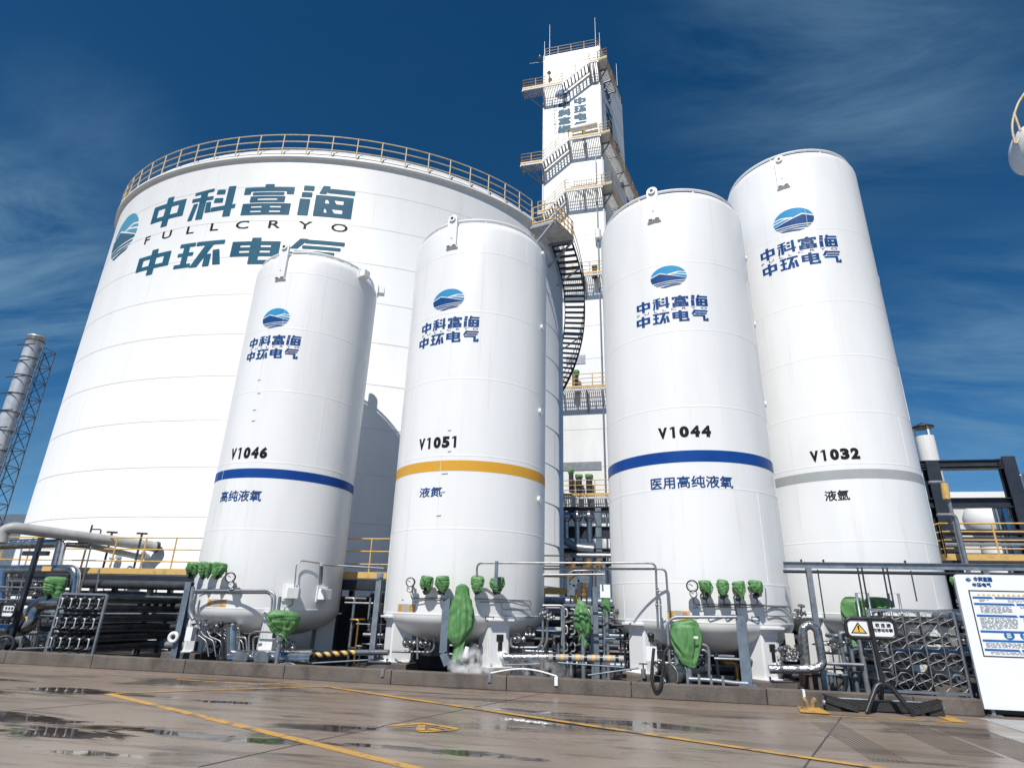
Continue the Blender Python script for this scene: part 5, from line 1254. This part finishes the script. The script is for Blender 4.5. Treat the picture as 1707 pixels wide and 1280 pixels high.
vs_ = thing('valve_stands', 'upright steel valve stems rising from the basin floor under the green covers', 'valves', (1, 15, 0))
for px, py, Y, r_ in ((971, 1012, 15.1, 0.05), (1011, 1000, 15.3, 0.04), (1424, 1012, 15.3, 0.06), (1464, 1004, 15.6, 0.06), (1591, 966, 15.9, 0.03), (472, 1030, 14.05, 0.05), (1144, 1050, 14.1, 0.06), (769, 1005, 14.08, 0.06)):
    q = at(px, py, Y); b = MB(); b.tube([(q.x, q.y, 0.02), q], r_, galv, 10); b.cyl(q-Vector((0, 0, 0.5)), q-Vector((0, 0, 0.42)), r_*2, galv, 12); b.build('stem', vs_)
rgc = random.Random(21)
def clutter(label, x0, x1, y0, y1, Ya, Yb, n, where):
    t = thing('pipe_cluster', label, 'pipework', tuple(at((x0+x1)/2, y1, Ya)))
    for k in range(n):
        Y = rgc.uniform(Ya, Yb); xa, ya = rgc.uniform(x0, x1), rgc.uniform(y0, y1); m_ = rgc.choice([chrome, galv, darkst, darkst, bluest, copper if k % 4 == 0 else chrome]); r_ = rgc.choice([.014, .02, .03, .045])
        p = at(xa, ya, Y); kind = k % 4
        if kind == 0: pts_ = [(p.x, Y, 0.03), (p.x, Y, p.z), (p.x+rgc.choice([-1, 1])*rgc.uniform(.15, .4), Y, p.z), (p.x+rgc.uniform(-.4, .4), Y+.4, p.z)]
        elif kind == 1: pts_ = [(p.x-rgc.uniform(.2, .5), Y, p.z), (p.x+rgc.uniform(.1, .5), Y, p.z), (p.x+.5, Y+rgc.uniform(.2, .6), p.z), (p.x+.5, Y+.6, 0.1)]
        elif kind == 2: pts_ = [(p.x, Y, p.z), (p.x, Y, max(0.1, p.z-rgc.uniform(.2, .6))), (p.x+rgc.uniform(-.3, .3), Y+.3, max(0.1, p.z-.6))]
        else: pts_ = None
        if pts_: pipe(t, pts_, r_, m_, 0.07, 'tube', 8)
        else: valve(t, p, rgc.uniform(.09, .16), rgc.choice([(1, 0, 0), (0, 0, 1), (0, 1, 0)]), m_, rgc.random() < .6, rgc.choice([(0, -1, .2), (0, -.3, 1), (1, 0, .2)]))
clutter('tangle of thin pipes and valves just left of the left leg of tank V1044', 1003, 1058, 1010, 1100, 15.2, 16.6, 22, 0)
clutter('tangle of thin pipes and valves between tanks V1046 and V1051', 585, 645, 990, 1085, 15.4, 17.0, 14, 0)
clutter('tangle of thin pipes and valves below tank V1032, right of the foil pipe', 1372, 1450, 1040, 1130, 15.0, 16.2, 22, 0)
clutter('tangle of thin pipes and valves under the left half of tank V1046', 325, 425, 1030, 1090, 14.7, 15.6, 18, 0)
clutter('tangle of thin pipes and valves in the left corner behind the cut-off sign', 5, 95, 965, 1085, 14.9, 16.2, 34, 0)
clutter('tangle of thin pipes and valves right of the bright evaporator, behind the notice board', 1600, 1650, 960, 1120, 14.5, 15.8, 16, 0)
clutter('tangle of thin pipes and valves under the right half of tank V1051', 860, 935, 1050, 1095, 14.8, 16.0, 14, 0)
clutter('tangle of thin pipes and valves under tank V1044, behind the silver barrel', 1090, 1230, 1060, 1115, 14.6, 15.8, 20, 0)
# ------------------------------------------------------------------ right side
rb = thing('pipe_rack', 'grey level steel beam on posts, dark pipe below, crossing in front of tank V1032', 'pipe rack', (5, 14.8, 0))
y_ = 14.9; q0, q1 = at(1306, 941, y_), at(1720, 944, y_); q1.z = q0.z
b = MB(); b.hbeam(q0, q1, 0.10, 0.13, galv, 0.012); b.build('beam', rb)
pipe(rb, [at(1306, 952, y_), Vector((q1.x, y_, at(1306, 952, y_).z))], 0.035, navy, 0, 'dark_pipe')
for px in (1347, 1640):
    x = at(px, 945, y_).x; b = MB(); b.hbeam((x, y_, 0.02), (x, y_, q0.z-0.07), 0.11, 0.10, galv, 0.012, up=(0, 1, 0)); b.build('post', rb)
for px, pyb in ((1363, 1030), (1518, 1002)):
    x = at(px, 950, y_-0.1).x; pipe(rb, [(x, y_-0.1, q0.z-0.1), (x, y_-0.1, at(px, pyb, y_).z)], 0.014, darkst, 0, 'hanging_rod', 8)
for px in (1430, 1437, 1472, 1479):
    x = at(px, 950, y_-0.14).x; pipe(rb, [(x, y_-0.14, q0.z-0.05), (x, y_-0.14, at(px, 1012, y_).z)], 0.018, darkst, 0, 'drop_tube', 8)
for px in (1336, 1373, 1509):
    x = at(px, 938, y_).x; b = MB(); b.box((x, y_, q0.z+0.09), (0.03, 0.05, 0.06), blackm); b.build('bolt', rb)
gh = thing('grab_frame', 'two small grey inverted-U frames standing at the back of the bright evaporator', 'frame', tuple(at(1460, 1010, 15.0)))
for x0, x1, y0 in ((1427, 1446, 988), (1480, 1497, 989)):
    pipe(gh, [(at(x0, y0, 15).x, 15, 1.2), at(x0, y0, 15.0), at(x1, y0, 15.0), (at(x1, y0, 15).x, 15, 1.2)], 0.028, galv, 0, 'hoop')
lr = thing('silver_header', 'large silver pipe lying low behind the bright evaporator', 'pipe', tuple(at(1500, 1092, 16.4)))
pipe(lr, [at(1412, 1092, 16.4), at(1426, 1092, 16.4), at(1720, 1092, 16.4)], [0.12, 0.19, 0.19], silver, 0, 'barrel', 20)
pipe(lr, [at(1520, 1030, 16.7), at(1720, 1030, 16.7)], 0.20, silver, 0, 'barrel', 20)
pipe(lr, [at(1408, 1106, 15.2), at(1440, 1108, 15.2)], 0.03, chrome, 0, 'thin_pipe'); pipe(lr, [at(1370, 1105, 14.7), at(1440, 1108, 14.7)], 0.035, galv, 0, 'thin_pipe')
for (px, py) in ((1386, 1070), (1398, 1076), (1390, 1085), (1412, 1070)): valve(lr, at(px, py, 15.0), 0.12, (1, 0, 0.3), chrome, True, (0, -0.8, 0.6))
for pts in ([(1370, 1068), (1385, 1067), (1390, 1080), (1405, 1090)], [(1388, 1060), (1390, 1085)], [(1398, 1080), (1400, 1105)]):
    pipe(lr, [at(x, y, 14.9) for x, y in pts], 0.018, chrome, 0.06, 'tube', 8)

# notice board
bx0 = at(1599, 957, 13.85); zt = bx0.z; BXL = 6.20; BW = 2.35; BZ0 = 0.12
nb = thing('notice_board', 'tall white notice board with blue-barred safety table, cut by the right edge', 'notice board', (BXL, 13.85, 0))
b = MB(); rr = 0.07; pts = [(0, BZ0), (BW, BZ0), (BW, zt-rr)]+[(BW-rr+rr*math.cos(R(18*k)), zt-rr+rr*math.sin(R(18*k))) for k in range(6)]+[(rr-rr*math.sin(R(18*k)), zt-rr+rr*math.cos(R(18*k))) for k in range(6)]
v0 = [Vector((BXL+u, 13.85, z)) for u, z in pts]; v1 = [p+Vector((0, 0.06, 0)) for p in v0]; n = len(pts)
b.addf(v0+v1, [tuple(range(n)), tuple(range(2*n-1, n-1, -1))]+[(i, i+n, (i+1) % n+n, (i+1) % n) for i in range(n)], boardw)
bp_ = b.build('board', nb)
for u in (0.16, BW-0.16):
    b = MB(); b.beam((BXL+u, 13.93, 0.02), (BXL+u, 13.93, zt-0.1), 0.06, 0.06, galv, up=(0, 1, 0)); b.box((BXL+u, 13.93, 0.015), (0.22, 0.24, 0.02), galv); b.build('post', nb)
def bd(px, py): p = at(px, py, 13.85); return p.x-BXL, p.z
MBd = planemap((BXL, 13.85, 0), (1, 0, 0), (0, 0, 1), (0, -1, 0))
fx0, fz1 = bd(1614, 985); fx1, fz0 = 2.0, bd(1638, 1092)[1]
lay('table_frame', [([rc(fx0, fz0, fx0+0.022, fz1), rc(fx0, fz1, fx1, fz1+0.022), rc(fx0, fz0-0.022, fx1, fz0), rc(fx1, fz0-0.022, fx1+0.022, fz1+0.022)], darkst)], MBd, 0, bp_, eps=0.003)
H = fz1-fz0; Wt = fx1-fx0; m0 = 0.05
def Z(f): return fz1-H*f
blue = []; grey = []; ring = []
for f, cuts in ((0.085, (0, .22, .56, 1)), (0.185, (0, .42, 1)), (0.37, (0, .42, 1)), (0.615, (0, 1)), (0.755, (0, 1)), (0.895, (0, .36, .62, 1))):
    for a, c in zip(cuts[:-1], cuts[1:]):
        x0, x1 = fx0+m0+(Wt-2*m0)*a, fx0+m0+(Wt-2*m0)*c-0.02
        blue.append([(x0, Z(f+0.033)), (x1, Z(f+0.033)), (x1-0.03 if c < 1 else x1, Z(f-.002)), (x0, Z(f-.002))])
rg = random.Random(2)
def lines(x0, x1, f0, f1, n):
    for k in range(n):
        z = Z(f0+(f1-f0)*(k+0.5)/n); x = x0; e = x1 if k < n-1 else x0+(x1-x0)*rg.uniform(.3, .8)
        while x < e-0.03:
            l = min(rg.uniform(0.025, 0.11), e-x); grey.append(rc(x, z-0.005, x+l, z+0.005)); x += l+rg.uniform(0.012, 0.03)
    lay('text_block', [(list(grey), boardg)], MBd, 0, bp_, eps=0.004); grey.clear()
xa, xm, xb = fx0+m0+0.04, fx0+m0+(Wt-2*m0)*.42, fx1-m0-0.04
lines(xa+0.06, xa+0.25, .125, .165, 2); lines(xa+0.55, xm+0.2, .125, .165, 2); lines(xm+0.4, xb, .125, .165, 2)
lines(xa+0.05, xm-0.1, .225, .345, 6); lines(xm+0.05, xb, .225, .265, 2); lines(xa, xm-0.05, .41, .595, 9); lines(xm+0.05, xb, .41, .595, 9)
lines(xa, xb, .795, .875, 4); lines(xa+0.05, xb-0.1, .935, .975, 2)
lay('blue_bars', [(blue, boardb)], MBd, 0, bp_, eps=0.003)
ti = []
x = xa+0.05
for k in range(14): ti += [rc(x, Z(.068), x+.055, Z(.058)), rc(x+.005, Z(.05), x+.05, Z(.042)), rc(x+.02, Z(.058), x+.034, Z(.05))]; x += .085
lay('title_line', [(ti, signy)], MBd, 0, bp_, eps=0.003)
for k in range(5):
    cx_ = fx0+0.52+0.27*k; cz = Z(.685)
    ob_ = [[(cx_+.09*math.cos(R(15*i)), cz+.075*math.sin(R(15*i))) for i in range(24)]]
    ii = [[(cx_-.045+.012*k*(j % 2), cz-.04+.03*j), (cx_+.045-.01*j, cz-.035+.03*j), (cx_+.03, cz-.02+.03*j), (cx_-.04, cz-.022+.03*j)] for j in range(3)]
    lay('round_symbol', [(ob_, boardb)], MBd, 0, bp_, eps=0.003); lay('symbol_mark', [(ii, boardw)], MBd, 0, bp_, eps=0.005)
x0, z1 = bd(1622, 962); x1, z0 = bd(1654, 969)
x2, z3 = bd(1620, 972); x3, z2 = bd(1652, 977)
lay('company_lettering', [(heavy(row_polys(ROW1, x0, x1, z0, z1+0.01), 0.004)+heavy(row_polys(ROW2, x2, x3, z2-0.01, z3+0.01), 0.004), inkblue)], MBd, 0, bp_, eps=0.004)
ec = bd(1614, 966); e = emblem_polys(ec[0], ec[1], 0.095, 0.08); lay('emblem', [(e['light'], inklight), (e['dark'], inkblue)], MBd, 0, bp_, eps=0.004)
b = MB(); b.poly([(6.16, KY+0.3, 0.02), (14, KY+0.3, 0.02), (14, 30, 0.02), (6.16, 30, 0.02)], wetshadefloor); tag(b.build('rear_yard'), kind='structure')
b = MB(); b.box((7.6, KY+0.42, 0.10), (2.7, 0.2, 0.16), blackm); b.build('dark_base', nb)

# wheel chock bar in front of the kerb
ch = thing('wheel_chock', 'black rubber wheel stop with ribbed ends behind the foot of the warning sign', 'wheel stop', tuple(atz(1460, 1190)))
c0, c1 = atz(1378, 1183), atz(1562, 1191); yb = KY-0.14
b = MB(); b.beam((c0.x+0.3, yb, 0.10), (c1.x-0.3, yb, 0.10), 0.13, 0.15, rubber); b.build('bar', ch); 
b = MB(); b.tube([(c0.x+0.25, yb-0.02, 0.2), (c1.x-0.25, yb-0.02, 0.2)], 0.018, galv, 8); b.build('rail', ch)
for xa_, xb_ in ((c0.x, c0.x+0.52), (c1.x, c1.x-0.52)):
    b = MB(); za, zb2 = 0.20, 0.07
    b.beam((xa_, yb-0.12, za), (xb_, yb-0.16, zb2), 0.20, 0.12, rubber)
    for k in range(9):
        f = k/8; q = Vector((xa_, yb-0.12, za)).lerp(Vector((xb_, yb-0.16, zb2)), f); b.beam(q-Vector((0, 0.115, -0.06)), q+Vector((0, 0.1, 0.062)), 0.03, 0.025, rubber)
    b.box((xa_+(0.1 if xb_ > xa_ else -0.1), yb-0.1, 0.06), (0.25, 0.2, 0.11), rubber)
    b.build('ribbed_end', ch)
    b = MB(); b.sphere((xa_+(-0.03 if xb_ > xa_ else 0.03), yb-0.13, 0.13), 0.05, galv, 10); b.build('end_pin', ch)
an = thing('anchor_lug', 'yellow two-horned anchor lug bolted to the yard against the kerb', 'anchor', tuple(atz(1356, 1184)))
q = atz(1356, 1184); b = MB(); b.box((q.x, KY-0.22, 0.022), (0.30, 0.22, 0.02), yelmark); b.build('base_plate', an)
for sg in (-1, 1):
    b = MB(); b.tube([(q.x+0.05*sg, KY-0.2, 0.03), (q.x+0.06*sg, KY-0.2, 0.12), (q.x+0.10*sg, KY-0.21, 0.17), (q.x+0.10*sg, KY-0.21, 0.20)], [0.045, 0.04, 0.045, 0.02], yelmark, 10); b.build('horn', an)
b = MB(); q = at(1340, 1155, KY-0.02); b.box((q.x, KY-0.02, q.z), (0.045, 0.02, 0.13), boardw); b.box((q.x, KY+0.05, KZ+0.015), (0.045, 0.12, 0.012), boardw); tag(b.build('kerb_clip'), 'white clip over the kerb edge near the yellow anchor lug', 'clip', 'white clips on the kerb')
for px, w in ((637, 'below the left leg of tank V1051'), (816, 'at the left end of the white hose'), (927, 'at the right end of the white hose')):
    b = MB(); q = at(px, 1126, KY-0.02); b.box((q.x, KY-0.017, KZ-0.06), (0.07, 0.02, 0.15), galv if px < 900 else boardw); b.box((q.x, KY+0.06, KZ+0.018), (0.07, 0.14, 0.012), galv if px < 900 else boardw); tag(b.build('kerb_clip'), 'small metal clip over the kerb edge '+w, 'clip', 'white clips on the kerb')
q0, q1 = at(818, 1127, KY+0.05), at(928, 1133, KY+0.05)
b = MB(); b.tube([(q0.x+(q1.x-q0.x)*f, KY+0.06+0.12*math.sin(math.pi*f), KZ+0.035+0.10*math.sin(math.pi*f)) for f in [k/14 for k in range(15)]], 0.017, boardw, 10); tag(b.build('white_hose'), 'pale hose arching along the top of the kerb below the steam', 'hose')

# ================================================================== DISTANT THINGS
# dark steel under the tower
fr = thing('pipe_gantry', 'dark steel pipe frame with thick black beam standing in front of the tower base', 'steel frame', (-2, 30, 0))
Yf = 33.0
for py, h_, mt in ((887, 0.62, navy), (917, 0.22, darkst), (850, 0.30, darkst), (938, 0.25, darkst)):
    a, c = at(925, py, Yf), at(1030, py, Yf); c.z = a.z; b = MB(); b.hbeam(a, c, 0.3, h_, mt, 0.05); b.build('beam', fr)
for px in (932, 997, 1020):
    p = at(px, 845, Yf); b = MB(); b.hbeam((p.x, Yf, 0.02), (p.x, Yf, p.z), 0.32, 0.30, bluest, 0.04, up=(0, 1, 0)); b.build('column', fr)
for px in (944, 962, 982):
    p = at(px, 861, Yf-0.4); b = MB(); b.sphere(p, 0.32, silver, 14); b.build('round_valve', fr); b = MB(); b.cyl(p, (p.x, p.y, at(px, 905, Yf).z), 0.16, silver, 12); b.build('valve_stem', fr)
pipe(fr, [at(940, 900, Yf-0.5), at(960, 912, Yf-0.5), at(990, 915, Yf-0.5)], 0.20, galv, 0.3, 'pipe'); pipe(fr, [at(935, 925, Yf-0.6), at(1020, 926, Yf-0.6)], 0.12, galv, 0, 'pipe')
for k in range(5): pipe(fr, [at(940+17*k, 925, Yf-0.3), at(938+17*k, 1000, Yf-0.3)], 0.09, (galv, darkst, copper)[k % 3], 0, 'pipe')
# yellow rails and dark deck low between V1051 and V1044
pf = thing('small_platform', 'small brown-railed platform low between tanks V1051 and V1044', 'platform', tuple(at(930, 980, 20)))
a, c = at(900, 978, 20.5), at(950, 978, 20.5); c.z = a.z
b = MB(); b.box(((a.x+c.x)/2, 21.0, a.z-0.05), (c.x-a.x, 1.0, 0.08), deckm); b.beam((a.x, 20.5, a.z-0.12), (c.x, 20.5, a.z-0.12), 0.06, 0.2, yellow); b.build('deck', pf)
b = MB(); rail_path(b, [a, c], 1.0, yellow, 3, 0.8, 0.03); b.build('guard_rail', pf)
b = MB()
for x in (a.x+0.1, c.x-0.1): b.beam((x, 20.6, 0.02), (x, 20.6, a.z-0.22), 0.12, 0.12, navy, up=(0, 1, 0))
b.build('support', pf)
# dark equipment room between the tanks
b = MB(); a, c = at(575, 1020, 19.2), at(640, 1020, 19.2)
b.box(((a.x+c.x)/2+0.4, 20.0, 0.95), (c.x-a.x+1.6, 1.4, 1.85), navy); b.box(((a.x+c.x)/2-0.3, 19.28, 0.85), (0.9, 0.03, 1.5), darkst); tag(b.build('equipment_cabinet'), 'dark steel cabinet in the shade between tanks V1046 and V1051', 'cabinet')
# right-hand steel portal, chimney, ducts, shed, orange platform
pt_ = thing('steel_portal', 'dark navy steel portal frame right of tank V1032', 'steel frame', (12, 24, 0))
Yp = 24.0; xr = at(1676, 766, Yp).x; xl = at(1556, 800, Yp).x; ztp = at(1668, 768, Yp).z
for x, z1 in ((xr, ztp+0.12), (xl, ztp)):
    b = MB(); b.hbeam((x, Yp, 0.02), (x, Yp, z1), 0.42, 0.40, navy, 0.05, up=(0, 1, 0)); b.build('column', pt_)
for py, h_ in ((770, 0.16), (779, 0.14), (838, 0.34)):
    z = at(1660, py, Yp).z; b = MB(); b.hbeam((xl-3, Yp, z), (xr-0.22, Yp, z), 0.25, h_, navy, 0.04); b.build('beam', pt_)
b = MB(); z = at(1600, 935, Yp).z; b.hbeam((xl, Yp-0.1, z), (xr+6, Yp-0.1, z), 0.3, 0.5, navy, 0.05); b.build('beam', pt_)
cm = thing('chimney', 'cream chimney with black rain cap behind the dark portal frame', 'chimney', tuple(at(1540, 800, 27)))
p0, p1 = at(1541, 728, 27), at(1541, 772, 27); rc_ = 13.5*pxm(p0)
b = MB(); b.lathe((p0.x, p0.y), [(rc_*0.7, 0.02), (rc_*0.7, p1.z-1.6), (rc_, p1.z-0.9), (rc_, p0.z)], cladw, 28); b.build('flue', cm)
b = MB(); b.lathe((p0.x, p0.y), [(0.01, p0.z+0.62), (rc_*1.25, p0.z+0.42), (rc_*1.25, p0.z+0.38), (0.01, p0.z+0.44)], darkst, 28); b.build('rain_cap', cm)
for k in range(3):
    a = R(120*k+40); b = MB(); b.beam((p0.x+rc_*.9*math.cos(a), p0.y+rc_*.9*math.sin(a), p0.z-0.15), (p0.x+rc_*.9*math.cos(a), p0.y+rc_*.9*math.sin(a), p0.z+0.43), 0.07, 0.03, cladw); b.build('cap_strut', cm)
for px, py, r_, lab in ((1697, 795, 15, 'wide silver flue cut by the right edge of the picture'), (1667, 848, 11, 'narrower silver flue between the portal column and the pale shed')):
    p = at(px, py, 25.5); rr = r_*pxm(p); t = thing('silver_flue', lab, 'flue', (p.x, p.y, 0), 'silver flues'); b = MB(); b.lathe((p.x, p.y), [(rr, 0.02), (rr, p.z), (rr*0.96, p.z+0.05), (0.01, p.z+0.08)], silver, 24); b.build('flue', t)
    for f in (0.55, 0.8): b = MB(); b.torus((p.x, p.y), rr+0.02, p.z*f, 0.03, yellow if f < 0.6 else galv, 24); b.build('collar', t)
op = thing('orange_platform', 'orange-railed platform low on the right behind the grey beam', 'platform', tuple(at(1640, 930, 22)))
Yo = 22.0; a, c = at(1578, 928, Yo), at(1760, 930, Yo); c.z = a.z
b = MB(); b.box(((a.x+c.x)/2, Yo+0.8, a.z-0.04), (c.x-a.x, 1.6, 0.06), deckm); b.beam((a.x, Yo, a.z), (c.x, Yo, a.z), 0.05, 0.20, yellow); b.beam((a.x, Yo, a.z), (a.x, Yo+1.6, a.z), 0.05, 0.20, yellow); b.build('deck', op)
b = MB(); rail_path(b, [(a.x, Yo+1.6, a.z), a, c], 1.05, yellow, 4, 1.6, 0.032); b.build('guard_rail', op)
b = MB()
for x in (a.x+0.3, a.x+3.2): b.beam((x, Yo+0.1, 0.02), (x, Yo+0.1, a.z-0.08), 0.16, 0.16, navy, up=(0, 1, 0))
b.build('support', op)
for k, (py, r_, mt) in enumerate(((887, 0.10, navy), (899, 0.09, navy), (907, 0.06, galv))):
    pipe(op, [at(1575, py, Yo+1.2), Vector((at(1760, py, Yo+1.2).x, Yo+1.2, at(1575, py, Yo+1.2).z))], r_, mt, 0, 'pipe')
gr_ = thing('ladder_hoop', 'grey tall bent handrail pipe in front of the portal frame', 'handrail', tuple(at(1600, 900, 21.5)))
pipe(gr_, [at(1548, 804, 21.6), at(1574, 803, 21.6), (at(1574, 803, 21.6).x+0.02, 21.6, at(1607, 940, 21.6).z)], 0.055, galv, 0.15, 'rail'); pipe(gr_, [at(1562, 858, 21.5), at(1592, 858, 21.5), (at(1592, 858, 21.5).x, 21.5, 0.5)], 0.06, galv, 0.15, 'rail')
pipe(gr_, [at(1574, 806, 21.55), at(1578, 832, 21.55)], 0.11, yellow, 0, 'orange_sleeve')
sh = thing('shed', 'pale low industrial shed with white roof edge behind the portal frame', 'building', (22, 34, 0))
Ys = 34.0; a, c = at(1560, 845, Ys), at(1800, 845, Ys); zr_ = at(1640, 832, Ys).z
b = MB(); b.box(((a.x+c.x)/2, Ys+6, zr_/2), (c.x-a.x, 12, zr_), palewall); b.build('wall', sh)
b = MB(); b.box(((a.x+c.x)/2, Ys+6, zr_+0.16), (c.x-a.x+0.8, 12.8, 0.30), cladw); b.build('roof', sh)
p = at(1662, 850, 29.5); b = MB(); b.sphere((p.x-0.4, 29.6, at(1662, 868, 29.5).z), 0.9, cladw, 18, (1, 1, 1)); b.cyl((p.x-0.4, 29.6, 0.02), (p.x-0.4, 29.6, at(1662, 868, 29.5).z), 0.5, cladw, 16); tag(b.build('round_vessel'), 'small pale dome-topped vessel in front of the shed', 'vessel')
# drum with railing peeping in at the top right
ve = thing('drum_vessel', 'pale drum vessel with curved yellow rail peeping in at the right edge, high up', 'vessel', (20, 26, 0))
p = at(1691.5, 252, 26); rv = 1.15; cx_ = p.x+0.02; cv = Vector((cx_+0.55, 26, p.z))
b = MB(); vs = [(0.001, -0.55)]+[(rv*math.sin(R(9*k)), -0.55*math.cos(R(9*k))) for k in range(1, 11)]+[(rv, 6.0)]
seg = 36; V = [(cv.x+h, cv.y+rr*math.cos(2*math.pi*k/seg), cv.z+rr*math.sin(2*math.pi*k/seg)) for rr, h in vs for k in range(seg)]
b.addf(V, [(i*seg+k, i*seg+(k+1) % seg, (i+1)*seg+(k+1) % seg, (i+1)*seg+k) for i in range(len(vs)-1) for k in range(seg)], cladw, True); b.ring((cv.x+0.02, cv.y, cv.z), (1, 0, 0), rv+0.015, 0.05, galv, 36, 8); b.build('drum', ve)
b = MB(); b.tube([at(1699, 232, 25.2), at(1693, 243, 25.2), at(1687, 218, 25.2), at(1688, 200, 25.2), at(1697, 172, 25.2), at(1712, 150, 25.2), at(1750, 120, 25.2)], 0.05, palerail, 8, 0.3); b.tube([at(1690, 188, 25.2), at(1701, 219, 25.2)], 0.05, palerail, 8); b.build('guard_rail', ve)
b = MB(); b.beam((cv.x+2.5, 26, 0.02), (cv.x+2.5, 26, cv.z-rv), 0.5, 0.5, navy, up=(0, 1, 0)); b.beam((cv.x+5.5, 26, 0.02), (cv.x+5.5, 26, cv.z-rv), 0.5, 0.5, navy, up=(0, 1, 0)); b.build('support', ve)
# lattice stack on the far left
stk = thing('lattice_stack', 'tall silver flue inside a dark lattice tower at the far left', 'stack', tuple(at(40, 700, 30)))
Yk = 30.0; p0 = at(62, 562, Yk); s_ = pxm(p0); rr = 12.5*s_
xk = p0.x; b = MB(); b.lathe((xk, Yk), [(rr, 0.02), (rr, p0.z-0.9), (rr*1.0, p0.z-0.1), (rr*1.05, p0.z-0.1), (rr*1.05, p0.z), (rr*0.9, p0.z), (rr*0.9, p0.z-0.6)], brightst, 28); b.build('flue', stk)
for f in range(9):
    b = MB(); b.torus((xk, Yk), rr+0.015, p0.z*(0.98-0.07*f), 0.03, darkst, 24); b.build('collar', stk)
flue_x, flue_y = xk, Yk; xk += rr*0.55; Yk += rr*1.0
hw = 24*s_; lat = MB(); nlev = 15; hz = p0.z-0.8
def lw(z): return hw*(0.46+0.16*(1-z/hz))
cs = [(1, 1), (-1, 1), (-1, -1), (1, -1)]
for (sx, sy2) in cs: lat.beam((xk+sx*lw(0), Yk+sy2*lw(0), 0), (xk+sx*lw(hz), Yk+sy2*lw(hz), hz), 0.06, 0.06, galv, up=(0, 1, 0))
for k in range(nlev+1):
    z = hz*k/nlev; w = lw(z)
    for i in range(4):
        a, c = cs[i], cs[(i+1) % 4]; lat.beam((xk+a[0]*w, Yk+a[1]*w, z), (xk+c[0]*w, Yk+c[1]*w, z), 0.045, 0.045, galv)
        if k < nlev:
            z2 = hz*(k+1)/nlev; w2 = lw(z2); lat.beam((xk+a[0]*w, Yk+a[1]*w, z), (xk+c[0]*w2, Yk+c[1]*w2, z2), 0.032, 0.032, darkst)
    lat.beam((flue_x-rr*1.3, flue_y-rr-0.05, z), (xk+w, flue_y-rr-0.05, z), 0.06, 0.05, darkst)
lat.build('lattice', stk)
# far wall and a tree at the lower left
Yw = 44.0; a, c = at(-60, 857, Yw), at(60, 857, Yw)
b = MB(); b.box(((a.x+c.x)/2, Yw+3, at(10, 857, Yw).z/2), (c.x-a.x+8, 6, at(10, 857, Yw).z), bluest); tag(b.build('far_shed'), 'low dark blue shed at the far left behind the pipes', 'building')

# ================================================================== STEAM
def steam(name, c, size, dens, label, seed):
    SC.cycles.volume_bounces = 6
    b = MB(); rg = random.Random(seed); seg = 20; nr = 14; vs = []
    for i in range(nr+1):
        p = math.pi*i/nr
        for k in range(seg):
            a = 2*math.pi*k/seg; vs.append((c.x+size[0]*math.sin(p)*math.cos(a), c.y+size[1]*math.sin(p)*math.sin(a), c.z+size[2]*math.cos(p)))
    m = bpy.data.materials.new('steam_vapour_%d' % seed); m.use_nodes = True; n = m.node_tree; n.nodes.clear()
    o = n.nodes.new('ShaderNodeOutputMaterial'); v = n.nodes.new('ShaderNodeVolumePrincipled'); n.links.new(v.outputs[0], o.inputs['Volume'])
    v.inputs['Color'].default_value = (0.995, 0.997, 1, 1); v.inputs['Anisotropy'].default_value = -0.25
    t = n.nodes.new('ShaderNodeTexCoord'); z = n.nodes.new('ShaderNodeTexNoise'); z.inputs['Scale'].default_value = 4.6; z.inputs['Detail'].default_value = 8; z.inputs['Distortion'].default_value = 0.8
    n.links.new(t.outputs['Object'], z.inputs['Vector'])
    r_ = n.nodes.new('ShaderNodeMapRange'); r_.inputs['From Min'].default_value = 0.44; r_.inputs['From Max'].default_value = 0.72; r_.inputs['To Max'].default_value = dens
    n.links.new(z.outputs[0], r_.inputs[0])
    # thin out towards the edge of the puff
    sb = n.nodes.new('ShaderNodeVectorMath'); sb.operation = 'SUBTRACT'; sb.inputs[1].default_value = tuple(c); n.links.new(t.outputs['Object'], sb.inputs[0])
    dv_ = n.nodes.new('ShaderNodeVectorMath'); dv_.operation = 'DIVIDE'; dv_.inputs[1].default_value = size; n.links.new(sb.outputs[0], dv_.inputs[0])
    ln = n.nodes.new('ShaderNodeVectorMath'); ln.operation = 'LENGTH'; n.links.new(dv_.outputs[0], ln.inputs[0])
    mr = n.nodes.new('ShaderNodeMapRange'); mr.inputs['From Min'].default_value = 1.0; mr.inputs['From Max'].default_value = 0.25; n.links.new(ln.outputs['Value'], mr.inputs[0])
    mu = n.nodes.new('ShaderNodeMath'); mu.operation = 'MULTIPLY'; n.links.new(r_.outputs[0], mu.inputs[0]); n.links.new(mr.outputs[0], mu.inputs[1]); n.links.new(mu.outputs[0], v.inputs['Density'])
    b.addf(vs, [(i*seg+k, (i+1)*seg+k, (i+1)*seg+(k+1) % seg, i*seg+(k+1) % seg) for i in range(nr) for k in range(seg)], m, True)
    o_ = b.build(name); tag(o_, label, 'steam', kind='stuff'); return o_
steam('steam', at(788, 1112, 13.96), (0.60, 0.24, 0.44), 20.0, 'white puff of vapour rising below the tall green bag', 3)
steam('steam', at(890, 1115, 14.5), (1.0, 0.35, 0.40), 4.0, 'faint vapour drifting above the kerb right of the white puff', 5)
